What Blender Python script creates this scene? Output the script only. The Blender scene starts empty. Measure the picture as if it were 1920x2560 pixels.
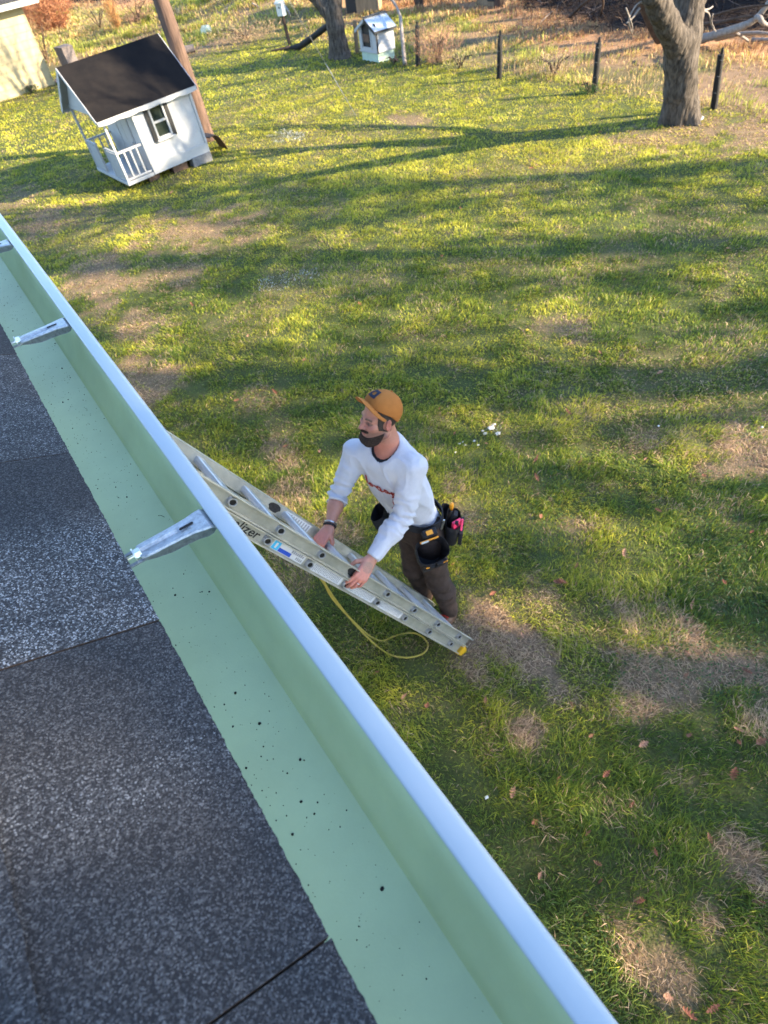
import bpy, bmesh, math, random
import numpy as np
from mathutils import Vector, Matrix
# axes: X = away from the house (across the yard), Y = along the eave, Z = up
R = math.radians
random.seed(7)
rng = np.random.default_rng(7)
SC = bpy.context.scene
COL = SC.collection

# ------------------------------------------------------------------ camera
CAMZ = 3.65
FPX, PITCH, ROLL, AZ = 1508.0, R(47.55), R(10.37), R(-27.95)
_d = np.array([math.sin(ROLL) * math.cos(PITCH), math.cos(ROLL) * math.cos(PITCH), math.sin(PITCH)])
_f = np.array([0, 0, 1.0]) - _d * _d[2]
_f /= np.linalg.norm(_f)
_M = np.array([np.cross(_d, _f), _f, -_d])
_A = np.array([[math.cos(AZ), -math.sin(AZ), 0], [math.sin(AZ), math.cos(AZ), 0], [0, 0, 1.0]])
CM = _A @ _M                                            # camera (right, down, forward) -> world


def ray(px, py):
    return CM @ np.array([(px - 960) / FPX, (py - 1280) / FPX, 1.0])


def onz(px, py, z=0.0):
    r = ray(px, py)
    p = r * ((z - CAMZ) / r[2])
    return np.array([p[0], p[1], z])


def ony(px, py, y):
    r = ray(px, py)
    p = r * (y / r[1])
    return np.array([p[0], p[1], p[2] + CAMZ])


cam_d = bpy.data.cameras.new('camera')
cam = bpy.data.objects.new('camera', cam_d)
COL.objects.link(cam)
cam_d.sensor_fit = 'VERTICAL'
cam_d.sensor_height = 24.0
cam_d.lens = FPX / 2560 * 24.0
cam_d.clip_start = 0.02
cam_d.clip_end = 1500
mx = Matrix.Identity(4)
for i in range(3):
    mx[i][0], mx[i][1], mx[i][2] = CM[i, 0], -CM[i, 1], -CM[i, 2]
mx[2][3] = CAMZ
cam.matrix_world = mx
cam_d.dof.use_dof = True
cam_d.dof.focus_distance = 1.05
cam_d.dof.aperture_fstop = 5.6
SC.camera = cam

# ------------------------------------------------------------------ light
SUN_EL = R(24)
SUN_H = (0.70, -0.714)
sun_dir = Vector((SUN_H[0] * math.cos(SUN_EL), SUN_H[1] * math.cos(SUN_EL), math.sin(SUN_EL))).normalized()
w = bpy.data.worlds.new('World')
SC.world = w
w.use_nodes = True
nt = w.node_tree
bg = nt.nodes['Background']
sky = nt.nodes.new('ShaderNodeTexSky')
sky.sky_type = 'NISHITA'
sky.sun_disc = False
sky.sun_elevation = SUN_EL
sky.sun_rotation = math.atan2(SUN_H[0], SUN_H[1])
sky.air_density = 1.0
sky.dust_density = 0.4
sky.ozone_density = 3.0
nt.links.new(sky.outputs[0], bg.inputs[0])
bg.inputs[1].default_value = 0.15
sl = bpy.data.lights.new('sun', 'SUN')
sl.energy = 5.0
sl.angle = R(0.55)
sl.color = (1.0, 0.83, 0.58)
so = bpy.data.objects.new('sun', sl)
COL.objects.link(so)
so.rotation_euler = sun_dir.to_track_quat('Z', 'Y').to_euler()
so.location = (20, -20, 20)

SC.view_settings.view_transform = 'Standard'
SC.view_settings.look = 'None'
SC.view_settings.gamma = 1.0
SC.view_settings.use_curve_mapping = False
SC.view_settings.exposure = 2.4
SC.render.engine = 'CYCLES'
SC.cycles.use_denoising = True
try:
    SC.cycles.denoiser = 'OPENIMAGEDENOISE'
    SC.cycles.denoising_prefilter = 'ACCURATE'
except Exception:
    pass
SC.cycles.max_bounces = 6
SC.cycles.diffuse_bounces = 3
SC.cycles.glossy_bounces = 3
SC.cycles.transmission_bounces = 3
SC.cycles.transparent_max_bounces = 6
SC.cycles.sample_clamp_indirect = 6.0


# ------------------------------------------------------------------ materials
def new_mat(name):
    m = bpy.data.materials.new(name)
    m.use_nodes = True
    n = m.node_tree
    return m, n, n.nodes['Principled BSDF']


def N(n, t, **kw):
    x = n.nodes.new(t)
    for k, v in kw.items():
        setattr(x, k, v)
    return x


def pm(name, color, rough=0.6, spec=0.4, noise=None, bump=None, metal=0.0, attr=False, color2=None, stretch=None, coat=0.0):
    """painted / plain surface: colour broken up by noise, optional bump, optional per-vertex colour"""
    m, n, b = new_mat(name)
    b.inputs['Roughness'].default_value = rough
    b.inputs['Specular IOR Level'].default_value = spec
    b.inputs['Metallic'].default_value = metal
    if coat:
        b.inputs['Coat Weight'].default_value = coat
        b.inputs['Coat Roughness'].default_value = 0.15
    tc = N(n, 'ShaderNodeTexCoord')
    mp = N(n, 'ShaderNodeMapping')
    n.links.new(tc.outputs['Object'], mp.inputs[0])
    if stretch:
        mp.inputs['Scale'].default_value = stretch
    col = None
    if attr:
        a = N(n, 'ShaderNodeAttribute', attribute_name='Col')
        col = a.outputs['Color']
    if noise:
        sc, amt = noise
        t = N(n, 'ShaderNodeTexNoise')
        t.inputs['Scale'].default_value = sc
        t.inputs['Detail'].default_value = 6
        t.inputs['Roughness'].default_value = 0.65
        n.links.new(mp.outputs[0], t.inputs['Vector'])
        mr = N(n, 'ShaderNodeMapRange')
        mr.inputs['From Min'].default_value = 0.3
        mr.inputs['From Max'].default_value = 0.7
        n.links.new(t.outputs[0], mr.inputs['Value'])
        mixn = N(n, 'ShaderNodeMix', data_type='RGBA')
        if col is None:
            mixn.inputs['A'].default_value = (*[c * (1 - amt) for c in color], 1)
            c2 = color2 if color2 else [min(1, c * (1 + amt)) for c in color]
            mixn.inputs['B'].default_value = (*c2, 1)
            n.links.new(mr.outputs[0], mixn.inputs['Factor'])
        else:
            mr.inputs['To Min'].default_value = 1 - amt
            mr.inputs['To Max'].default_value = 1 + amt
            mixn.blend_type = 'MULTIPLY'
            mixn.inputs['Factor'].default_value = 1
            n.links.new(col, mixn.inputs['A'])
            n.links.new(mr.outputs[0], mixn.inputs['B'])
        col = mixn.outputs['Result']
    if col is None:
        b.inputs['Base Color'].default_value = (*color, 1)
    else:
        n.links.new(col, b.inputs['Base Color'])
    if bump:
        sc, st = bump
        t2 = N(n, 'ShaderNodeTexNoise')
        t2.inputs['Scale'].default_value = sc
        t2.inputs['Detail'].default_value = 5
        n.links.new(mp.outputs[0], t2.inputs['Vector'])
        bp = N(n, 'ShaderNodeBump')
        bp.inputs['Strength'].default_value = st
        bp.inputs['Distance'].default_value = 0.02
        n.links.new(t2.outputs[0], bp.inputs['Height'])
        n.links.new(bp.outputs[0], b.inputs['Normal'])
    return m


def leaf_mat(name, transl=0.35, rough=0.55):
    """thin plant matter: vertex colour, part of the light passes through"""
    m, n, b = new_mat(name)
    a = N(n, 'ShaderNodeAttribute', attribute_name='Col')
    n.links.new(a.outputs['Color'], b.inputs['Base Color'])
    b.inputs['Roughness'].default_value = rough
    b.inputs['Specular IOR Level'].default_value = 0.25
    tr = N(n, 'ShaderNodeBsdfTranslucent')
    n.links.new(a.outputs['Color'], tr.inputs['Color'])
    ms = N(n, 'ShaderNodeMixShader')
    ms.inputs[0].default_value = transl
    n.links.new(b.outputs[0], ms.inputs[1])
    n.links.new(tr.outputs[0], ms.inputs[2])
    n.links.new(ms.outputs[0], n.nodes['Material Output'].inputs['Surface'])
    return m


def shingle_mat():
    m, n, b = new_mat('asphalt_granules')
    tc = N(n, 'ShaderNodeTexCoord')
    v = N(n, 'ShaderNodeTexVoronoi')
    v.inputs['Scale'].default_value = 720
    n.links.new(tc.outputs['Object'], v.inputs['Vector'])
    sep = N(n, 'ShaderNodeSeparateColor')
    n.links.new(v.outputs['Color'], sep.inputs[0])
    nz = N(n, 'ShaderNodeTexNoise')
    nz.inputs['Scale'].default_value = 14
    nz.inputs['Detail'].default_value = 4
    n.links.new(tc.outputs['Object'], nz.inputs['Vector'])
    a = N(n, 'ShaderNodeAttribute', attribute_name='Col')
    sa = N(n, 'ShaderNodeSeparateColor')
    n.links.new(a.outputs['Color'], sa.inputs[0])
    # granule brightness = random per cell, pushed up or down by the shingle's own tone
    ad = N(n, 'ShaderNodeMath', operation='MULTIPLY_ADD')
    n.links.new(nz.outputs[0], ad.inputs[0])
    ad.inputs[1].default_value = 0.24
    ad.inputs[2].default_value = -0.12
    ad2 = N(n, 'ShaderNodeMath', operation='ADD')
    n.links.new(ad.outputs[0], ad2.inputs[0])
    n.links.new(sa.outputs[0], ad2.inputs[1])
    ad3 = N(n, 'ShaderNodeMath', operation='ADD')
    n.links.new(sep.outputs[0], ad3.inputs[0])
    n.links.new(ad2.outputs[0], ad3.inputs[1])
    cr = N(n, 'ShaderNodeValToRGB')
    cr.color_ramp.elements[0].position = 0.22
    cr.color_ramp.elements[0].color = (0.020, 0.019, 0.020, 1)
    cr.color_ramp.elements[1].position = 1.35 / 1.6
    cr.color_ramp.elements[1].color = (0.46, 0.45, 0.44, 1)
    e = cr.color_ramp.elements.new(0.50)
    e.color = (0.050, 0.048, 0.048, 1)
    e = cr.color_ramp.elements.new(0.66)
    e.color = (0.105, 0.101, 0.100, 1)
    sc = N(n, 'ShaderNodeMath', operation='MULTIPLY')
    sc.inputs[1].default_value = 1 / 1.6
    n.links.new(ad3.outputs[0], sc.inputs[0])
    n.links.new(sc.outputs[0], cr.inputs[0])
    n.links.new(cr.outputs[0], b.inputs['Base Color'])
    b.inputs['Roughness'].default_value = 0.8
    b.inputs['Specular IOR Level'].default_value = 0.15
    bp = N(n, 'ShaderNodeBump')
    bp.inputs['Strength'].default_value = 0.5
    bp.inputs['Distance'].default_value = 0.0016
    bp.invert = True
    n.links.new(v.outputs['Distance'], bp.inputs['Height'])
    n.links.new(bp.outputs[0], b.inputs['Normal'])
    return m


M = dict(
    green=pm('sage_green_paint', (0.50, 0.56, 0.325), 0.48, 0.38, noise=(6, 0.09), bump=(420, 0.03)),
    white_coil=pm('white_coil_paint', (0.37, 0.395, 0.405), 0.3, 0.5, noise=(12, 0.02)),
    galv=pm('galvanised_steel', (0.36, 0.365, 0.37), 0.42, 0.5, noise=(160, 0.30), metal=0.6, bump=(300, 0.05)),
    zinc=pm('zinc_screw', (0.72, 0.70, 0.62), 0.28, 0.5, noise=(90, 0.15), metal=0.9),
    shingle=shingle_mat(),
    shingle_edge=pm('shingle_cut_edge', (0.05, 0.035, 0.025), 0.9, 0.2, noise=(300, 0.5)),
    grit=pm('black_grit', (0.012, 0.011, 0.011), 0.8, 0.3),
    siding=pm('cream_siding', (0.33, 0.27, 0.15), 0.6, 0.3, noise=(2.5, 0.08), stretch=(1, 1, 3)),
    house_siding=pm('house_siding', (0.70, 0.70, 0.68), 0.6, 0.3, noise=(2, 0.05)),
    white=pm('white_paint_worn', (0.34, 0.345, 0.355), 0.55, 0.35, noise=(7, 0.10), bump=(60, 0.08)),
    white_trim=pm('white_trim', (0.32, 0.325, 0.33), 0.5, 0.4, noise=(10, 0.06)),
    coop_green=pm('pale_green_base', (0.36, 0.45, 0.37), 0.7, 0.3, noise=(12, 0.12)),
    tin=pm('tin_roof', (0.48, 0.52, 0.58), 0.35, 0.5, noise=(14, 0.12), metal=0.5),
    dark_roof=pm('playhouse_roof_felt', (0.007, 0.0068, 0.0085), 0.9, 0.12, noise=(3.2, 0.4), color2=(0.012, 0.010, 0.0095), bump=(90, 0.25)),
    black=pm('black_paint', (0.014, 0.014, 0.015), 0.6, 0.4, noise=(20, 0.3)),
    black_post=pm('tarred_post', (0.013, 0.012, 0.012), 0.8, 0.3, noise=(14, 0.5), bump=(40, 0.5), stretch=(1, 1, 0.2)),
    glass=pm('dark_glass', (0.020, 0.026, 0.022), 0.08, 0.5, noise=(6, 0.6)),
    block=pm('cinder_block', (0.15, 0.15, 0.155), 0.9, 0.2, noise=(30, 0.25), bump=(120, 0.4)),
    pillar=pm('weathered_masonry', (0.12, 0.10, 0.095), 0.9, 0.2, noise=(26, 0.3), bump=(50, 0.5)),
    pole=pm('creosote_pole', (0.098, 0.062, 0.047), 0.85, 0.2, noise=(22, 0.45), bump=(40, 0.6), stretch=(1, 1, 0.12)),
    bark=pm('grey_bark', (0.070, 0.058, 0.048), 0.95, 0.15, noise=(22, 0.80), bump=(30, 1.0), stretch=(1, 1, 0.28)),
    bark_brown=pm('brown_bark', (0.065, 0.045, 0.035), 0.95, 0.15, noise=(12, 0.4), bump=(24, 0.9), stretch=(1, 1, 0.3)),
    deadwood=pm('bleached_wood', (0.22, 0.19, 0.17), 0.9, 0.2, noise=(18, 0.3), bump=(40, 0.4)),
    plank=pm('tan_planks', (0.24, 0.165, 0.10), 0.8, 0.25, noise=(10, 0.3), bump=(40, 0.3), stretch=(1, 1, 0.15)),
    rust=pm('rusty_sheet', (0.10, 0.06, 0.04), 0.8, 0.3, noise=(14, 0.4)),
    alu=pm('ladder_aluminium', (0.43, 0.415, 0.355), 0.40, 0.5, noise=(10, 0.22), metal=0.45, bump=(300, 0.03)),
    alu_rung=pm('rung_aluminium', (0.50, 0.51, 0.55), 0.36, 0.5, noise=(60, 0.10), metal=0.55, stretch=(8, 0.6, 8)),
    dark_hole=pm('rung_bore', (0.015, 0.014, 0.012), 0.9, 0.2),
    yellow=pm('yellow_plastic', (0.60, 0.33, 0.012), 0.5, 0.4, noise=(25, 0.1)),
    rope=pm('yellow_rope', (0.42, 0.33, 0.07), 0.8, 0.2, noise=(260, 0.25), bump=(500, 0.5)),
    sticker=pm('white_sticker', (0.58, 0.58, 0.59), 0.5, 0.4, noise=(40, 0.05)),
    ink=pm('grey_print', (0.26, 0.26, 0.28), 0.6, 0.3),
    ink_black=pm('black_print', (0.02, 0.02, 0.02), 0.5, 0.3),
    blue=pm('blue_print', (0.02, 0.07, 0.42), 0.5, 0.4),
    cyan=pm('cyan_print', (0.05, 0.42, 0.68), 0.5, 0.4),
    scuff=pm('black_scuff', (0.03, 0.028, 0.028), 0.8, 0.2, noise=(60, 0.5)),
    skin=pm('skin', (0.5, 0.3, 0.2), 0.48, 0.4, noise=(45, 0.10), attr=True),
    shirt=pm('white_cotton', (0.47, 0.465, 0.51), 0.85, 0.15, noise=(30, 0.03), bump=(38, 0.16)),
    print_red=pm('red_print', (0.26, 0.030, 0.022), 0.7, 0.2),
    pants=pm('brown_canvas', (0.050, 0.034, 0.028), 0.9, 0.15, noise=(22, 0.25), bump=(40, 0.3)),
    cap=pm('tan_canvas', (0.34, 0.125, 0.030), 0.85, 0.15, noise=(40, 0.07), bump=(300, 0.08)),
    cap_dark=pm('cap_dark', (0.022, 0.025, 0.04), 0.8, 0.2),
    beard=pm('beard', (0.026, 0.017, 0.013), 0.9, 0.2, noise=(170, 0.6), color2=(0.075, 0.046, 0.034), bump=(260, 0.8)),
    hair=pm('short_hair', (0.055, 0.040, 0.032), 0.9, 0.2, noise=(200, 0.4), bump=(260, 0.5)),
    nylon=pm('black_nylon', (0.012, 0.012, 0.016), 0.7, 0.3, noise=(40, 0.4), bump=(200, 0.2)),
    orange=pm('orange_plastic', (0.75, 0.30, 0.02), 0.45, 0.4),
    pink=pm('pink_plastic', (0.80, 0.05, 0.14), 0.45, 0.4),
    steel=pm('steel', (0.5, 0.5, 0.52), 0.3, 0.5, metal=0.9, noise=(50, 0.2)),
    leather=pm('brown_leather', (0.10, 0.05, 0.03), 0.6, 0.4, noise=(40, 0.3)),
    red_lace=pm('red_lace', (0.45, 0.03, 0.02), 0.7, 0.3),
    eye=pm('eye', (0.55, 0.52, 0.5), 0.2, 0.5, attr=True),
    leaf=leaf_mat('dry_leaf', 0.25, 0.7),
    grass=leaf_mat('grass_blades', 0.45, 0.5),
    meadow=leaf_mat('meadow_blades', 0.35, 0.6),
    brush=leaf_mat('brush_twigs', 0.05, 0.9),
    bush=leaf_mat('bush_twigs', 0.25, 0.8),
    scrap=leaf_mat('white_scrap', 0.2, 0.7),
    crown=leaf_mat('crown_leaf', 0.2, 0.7),
    box_white=pm('nest_box_white', (0.55, 0.54, 0.49), 0.5, 0.4, noise=(20, 0.06)),
    wire=pm('fence_wire', (0.12, 0.12, 0.115), 0.6, 0.4, metal=0.4),
)


# ------------------------------------------------------------------ mesh helpers
class MB:
    def __init__(s):
        s.v, s.f, s.mi, s.c = [], [], [], []
        s.smooth = False

    def add(s, vs, fs, mi=0, col=None):
        o = len(s.v)
        s.v.extend([tuple(map(float, p)) for p in vs])
        s.f.extend([tuple(i + o for i in f) for f in fs])
        s.mi.extend([mi] * len(fs))
        if col is not None:
            while len(s.c) < o:
                s.c.append((0.5, 0.5, 0.5))
            s.c.extend([col] * len(vs))
        return s

    def box(s, lo, hi, fr=None, mi=0, col=None):
        x0, y0, z0 = lo
        x1, y1, z1 = hi
        vs = [(x0, y0, z0), (x1, y0, z0), (x1, y1, z0), (x0, y1, z0), (x0, y0, z1), (x1, y0, z1), (x1, y1, z1), (x0, y1, z1)]
        if fr is not None:
            vs = [fr(*p) for p in vs]
        return s.add(vs, [(0, 3, 2, 1), (4, 5, 6, 7), (0, 1, 5, 4), (1, 2, 6, 5), (2, 3, 7, 6), (3, 0, 4, 7)], mi, col)

    def prism(s, poly, a, b, fr, mi=0, cap=True):
        """poly: (u,v) ring, swept from a to b; fr(u,v,t) -> world"""
        n = len(poly)
        vs = [fr(p[0], p[1], a) for p in poly] + [fr(p[0], p[1], b) for p in poly]
        fs = [(i, (i + 1) % n, (i + 1) % n + n, i + n) for i in range(n)]
        if cap:
            fs += [tuple(range(n))[::-1], tuple(range(n, 2 * n))]
        return s.add(vs, fs, mi)

    def tube(s, pts, rad, seg=8, mi=0, cap=True, col=None, flat=1.0):
        pts = [Vector(p) for p in pts]
        n = len(pts)
        if not hasattr(rad, '__len__'):
            rad = [rad] * n
        t0 = (pts[1] - pts[0]).normalized()
        ref = Vector((0, 0, 1)) if abs(t0.z) < 0.9 else Vector((1, 0, 0))
        u = t0.cross(ref).normalized()
        vs = []
        for i in range(n):
            t = (pts[min(i + 1, n - 1)] - pts[max(i - 1, 0)])
            t = t.normalized() if t.length > 1e-9 else t0
            u = (u - t * u.dot(t)).normalized()
            q = t.cross(u)
            for k in range(seg):
                a = 2 * math.pi * k / seg
                vs.append(pts[i] + (u * math.cos(a) + q * math.sin(a) * flat) * rad[i])
        fs = []
        for i in range(n - 1):
            for k in range(seg):
                fs.append((i * seg + k, i * seg + (k + 1) % seg, (i + 1) * seg + (k + 1) % seg, (i + 1) * seg + k))
        if cap:
            fs += [tuple(range(seg))[::-1], tuple(range((n - 1) * seg, n * seg))]
        return s.add(vs, fs, mi, col)

    def grid(s, rows, mi=0, close=False):
        a, b = len(rows), len(rows[0])
        vs = [p for r in rows for p in r]
        fs = [(i * b + j, i * b + (j + 1) % b, (i + 1) * b + (j + 1) % b, (i + 1) * b + j) for i in range(a - 1) for j in range(b if close else b - 1)]
        return s.add(vs, fs, mi)

    def build(s, name, mats, parent=None, smooth=None, bevel=0.0, auto=None):
        me = bpy.data.meshes.new(name)
        me.from_pydata(s.v, [], s.f)
        if not isinstance(mats, (list, tuple)):
            mats = [mats]
        for m in mats:
            me.materials.append(m)
        me.polygons.foreach_set('material_index', s.mi)
        if s.c:
            while len(s.c) < len(s.v):
                s.c.append((0.5, 0.5, 0.5))
            at = me.color_attributes.new('Col', 'FLOAT_COLOR', 'POINT')
            at.data.foreach_set('color', np.hstack([np.array(s.c), np.ones((len(s.c), 1))]).astype(np.float32).ravel())
        if s.smooth if smooth is None else smooth:
            me.polygons.foreach_set('use_smooth', [True] * len(me.polygons))
            if auto:
                me.set_sharp_from_angle(angle=auto)
        me.update()
        o = bpy.data.objects.new(name, me)
        COL.objects.link(o)
        if bevel:
            bv = o.modifiers.new('bevel', 'BEVEL')
            bv.width = bevel
            bv.segments = 2
            bv.limit_method = 'ANGLE'
        if parent is not None:
            o.parent = parent
        return o


def np_mesh(name, verts, tris, mat, cols=None, parent=None, smooth=False):
    """big triangle mesh straight from numpy arrays"""
    me = bpy.data.meshes.new(name)
    nv, nf = len(verts), len(tris)
    me.vertices.add(nv)
    me.vertices.foreach_set('co', np.ascontiguousarray(verts, dtype=np.float32).ravel())
    k = tris.shape[1]
    me.loops.add(nf * k)
    me.loops.foreach_set('vertex_index', np.ascontiguousarray(tris, dtype=np.int32).ravel())
    me.polygons.add(nf)
    me.polygons.foreach_set('loop_start', np.arange(0, nf * k, k, dtype=np.int32))
    me.update(calc_edges=True)
    if cols is not None:
        at = me.color_attributes.new('Col', 'FLOAT_COLOR', 'POINT')
        at.data.foreach_set('color', np.hstack([cols, np.ones((nv, 1))]).astype(np.float32).ravel())
    if smooth:
        me.polygons.foreach_set('use_smooth', np.ones(nf, dtype=bool))
    me.materials.append(mat)
    me.validate()
    o = bpy.data.objects.new(name, me)
    COL.objects.link(o)
    if parent is not None:
        o.parent = parent
    return o


def tag(o, label, cat, group=None):
    o['label'] = label
    o['category'] = cat
    if group:
        o['group'] = group
    return o


def thing(name, label, cat, group=None, loc=(0, 0, 0)):
    o = bpy.data.objects.new(name, None)
    o.empty_display_size = 0.2
    COL.objects.link(o)
    o.location = loc
    return tag(o, label, cat, group)


def kind(o, k):
    o['kind'] = k
    return o


# ------------------------------------------------------------------ noise
def _hash(ix, iy, iz, seed):
    h = (ix.astype(np.int64) * 374761393 + iy.astype(np.int64) * 668265263 + iz.astype(np.int64) * 2147483647 + seed * 974634777) & 0xFFFFFFFF
    h = ((h ^ (h >> 13)) * 1274126177) & 0xFFFFFFFF
    h = h ^ (h >> 16)
    return (h & 0xFFFF) / 65535.0


def vnoise(x, y, seed=0):
    ix, iy = np.floor(x), np.floor(y)
    fx, fy = x - ix, y - iy
    fx, fy = fx * fx * (3 - 2 * fx), fy * fy * (3 - 2 * fy)
    z = np.zeros_like(ix)
    a, b = _hash(ix, iy, z, seed), _hash(ix + 1, iy, z, seed)
    c, d = _hash(ix, iy + 1, z, seed), _hash(ix + 1, iy + 1, z, seed)
    return (a * (1 - fx) + b * fx) * (1 - fy) + (c * (1 - fx) + d * fx) * fy


def fbm(x, y, seed=0, o=4):
    s, a, t = 0, 1, 0
    for i in range(o):
        s = s + a * vnoise(x * 2 ** i, y * 2 ** i, seed + i)
        t += a
        a *= 0.5
    return s / t


def vnoise3(p, seed=0):
    i = np.floor(p)
    f = p - i
    f = f * f * (3 - 2 * f)
    r = 0
    for dx in (0, 1):
        for dy in (0, 1):
            for dz in (0, 1):
                h = _hash(i[:, 0] + dx, i[:, 1] + dy, i[:, 2] + dz, seed)
                r = r + h * (f[:, 0] if dx else 1 - f[:, 0]) * (f[:, 1] if dy else 1 - f[:, 1]) * (f[:, 2] if dz else 1 - f[:, 2])
    return r


def sstep(a, b, x):
    t = np.clip((x - a) / (b - a), 0, 1)
    return t * t * (3 - 2 * t)


# ------------------------------------------------------------------ the lie of the land
WOOD_EDGE = [(16.5, -60), (16.0, 0), (15.2, 7.5), (14.5, 9.8), (14.1, 11.6), (14.6, 13.2), (15.6, 15.9), (16.2, 18.2), (15.4, 19.6), (14.9, 22), (14.6, 27), (13.6, 32),
             (11.4, 37.6), (9.6, 42.5), (4, 50), (-10, 56), (-60, 60)]


def beyond_wood(x, y):
    """signed distance past the wood's edge (positive inside the wood)"""
    best = np.full(np.shape(x), 1e9)
    sign = np.zeros(np.shape(x))
    for (ax, ay), (bx, by) in zip(WOOD_EDGE[:-1], WOOD_EDGE[1:]):
        dx, dy = bx - ax, by - ay
        t = np.clip(((x - ax) * dx + (y - ay) * dy) / (dx * dx + dy * dy), 0, 1)
        d = np.hypot(x - ax - t * dx, y - ay - t * dy)
        c = (x - ax) * dy - (y - ay) * dx
        upd = d < best
        best = np.where(upd, d, best)
        sign = np.where(upd, np.sign(c), sign)
    return best * sign


def ground_z(x, y):
    x, y = np.asarray(x, float), np.asarray(y, float)
    z = 0.03 * (fbm(x * 0.5, y * 0.5, 3) - 0.5) * sstep(10.5, 13, np.hypot(x - 0, y - 4) + 0 * x)
    z = z + 0.85 * np.exp(-(((x - 13.4) / 2.1) ** 2 + ((y - 26.2) / 3.2) ** 2))
    z = z + 0.35 * np.exp(-(((x - 10.6) / 2.6) ** 2 + ((y - 30.5) / 2.4) ** 2))
    bw = beyond_wood(x, y)
    z = z + 0.5 * sstep(0, 5, bw) + 1.5 * sstep(6, 40, bw)
    return z


PATCH = []                                                # dead, straw-coloured lawn: (x, y, radius along x, along y, strength)
for px, py, rx, ry, s in [
        (1270, 1600, .19, .34, 1.0), (1190, 1690, .12, .16, .8), (1345, 1490, .12, .16, .55), (1310, 1840, .10, .13, .95), (1590, 1560, .12, .2, .7), (1640, 1700, .20, .30, .9),
        (1800, 1640, .25, .34, .95), (1880, 1790, .14, .2, .7), (1850, 2120, .10, .14, .85), (1880, 2200, .09, .12, .9), (1640, 2420, .09, .13, .8), (1550, 2330, .07, .10, .6),
        (1780, 2300, .09, .07, .6), (480, 580, .75, .95, .75), (250, 700, .40, .8, .8), (330, 800, .35, .5, .7), (420, 690, .55, .5, .6), (380, 930, .32, .5, .75), (330, 1010, .25, .3, .8),
        (100, 560, .5, .7, .7), (40, 500, .5, .7, .5), (700, 1270, .20, .2, .6), (820, 1330, .15, .2, .6), (700, 1120, .16, .25, .6), (1880, 1105, .45, .26, .8), (1620, 1110, .18, .16, .5),
        (1430, 830, .26, .3, .6), (1020, 298, .28, .55, .7), (1640, 350, .55, .6, .6), (1750, 330, .6, .6, .55), (1880, 340, .7, .6, .8), (1440, 1310, .13, .13, .5), (1160, 1290, .13, .2, .5),
        (1160, 1590, .12, .14, .8), (730, 1420, .2, .2, .5), (640, 1000, .25, .25, .4), (1130, 1220, .2, .2, .4), (200, 540, .5, .6, .4), (820, 520, .3, .3, .3)]:
    q = onz(px, py)
    PATCH.append((q[0], q[1], rx, ry, s))
FROST = []
for px, py, rx, ry, s in [(730, 338, .17, .45, .9), (690, 350, .10, .25, .9), (690, 700, .20, .22, .55), (760, 690, .14, .16, .5), (1240, 1075, .05, .05, .5)]:
    q = onz(px, py)
    FROST.append((q[0], q[1], rx, ry, s))


def field(x, y, lst, seed):
    r = np.zeros_like(x)
    wob = fbm(x * 3.2, y * 3.2, seed) - 0.5
    wob2 = fbm(x * 11, y * 11, seed + 9) - 0.5
    for cx, cy, rx, ry, s in lst:
        d = np.sqrt(((x - cx) / rx) ** 2 + ((y - cy) / ry) ** 2)
        r = np.maximum(r, s * sstep(1.35, 0.5, d + wob * 2.1 + wob2 * 1.6))
    return r


def tan_map(x, y):
    """0 = living grass, 1 = dead straw"""
    base = sstep(0.58, 0.70, fbm(x * 0.9 + 5, y * 0.9, 21, 5)) * 0.20
    fine = sstep(0.60, 0.75, fbm(x * 4.0, y * 4.0, 31, 3)) * 0.22
    t = np.maximum(np.maximum(base, fine), field(x, y, PATCH, 40))
    mead = sstep(10.6, 11.4, x + 0.5 * (fbm(x, y, 77) - .5) + 0.0 * y)
    far = sstep(20.5, 23.5, y + 0.6 * x * 0)
    wild = np.maximum(mead, far * sstep(4.5, 7.0, x + (y - 22) * 0.15))
    t = np.maximum(t, wild * (0.30 + 0.65 * sstep(0.40, 0.62, fbm(x * 0.7, y * 0.7, 55))))
    return t


def grass_color(x, y, n, r):
    t = tan_map(x, y)
    big = fbm(x * 0.55, y * 0.55, 61)
    mid = fbm(x * 2.6, y * 2.6, 66)
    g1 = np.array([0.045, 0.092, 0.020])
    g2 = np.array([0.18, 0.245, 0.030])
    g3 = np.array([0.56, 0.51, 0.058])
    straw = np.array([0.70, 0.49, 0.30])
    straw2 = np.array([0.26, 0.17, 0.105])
    k = np.clip(big * 0.9 + mid * 0.8 - 0.40 + 0.42 * sstep(5.5, 11.0, x * .714 + y * .70) + r.normal(0, 0.19, n), 0, 1)[:, None]  # blades yellow towards the sunlit far band: sunlight put into their colour
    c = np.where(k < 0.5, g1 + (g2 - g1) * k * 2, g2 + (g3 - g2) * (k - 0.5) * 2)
    s = straw2 + (straw - straw2) * r.random(n)[:, None] ** .8
    dead = (r.random(n) < np.clip(t * 1.0 + 0.045, 0, 0.95))[:, None]
    c = np.where(dead, s, c)
    fr = (r.random(n) < field(x, y, FROST, 90) * 0.8)[:, None]
    c = np.where(fr, np.array([0.55, 0.56, 0.52]), c)
    return c * (0.78 + 0.44 * r.random(n))[:, None]


# ground sheet -----------------------------------------------------
def axis(segs):
    out = []
    for a, b, s in segs:
        out += list(np.arange(a, b, s))
    out.append(segs[-1][1])
    return np.array(out)


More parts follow.
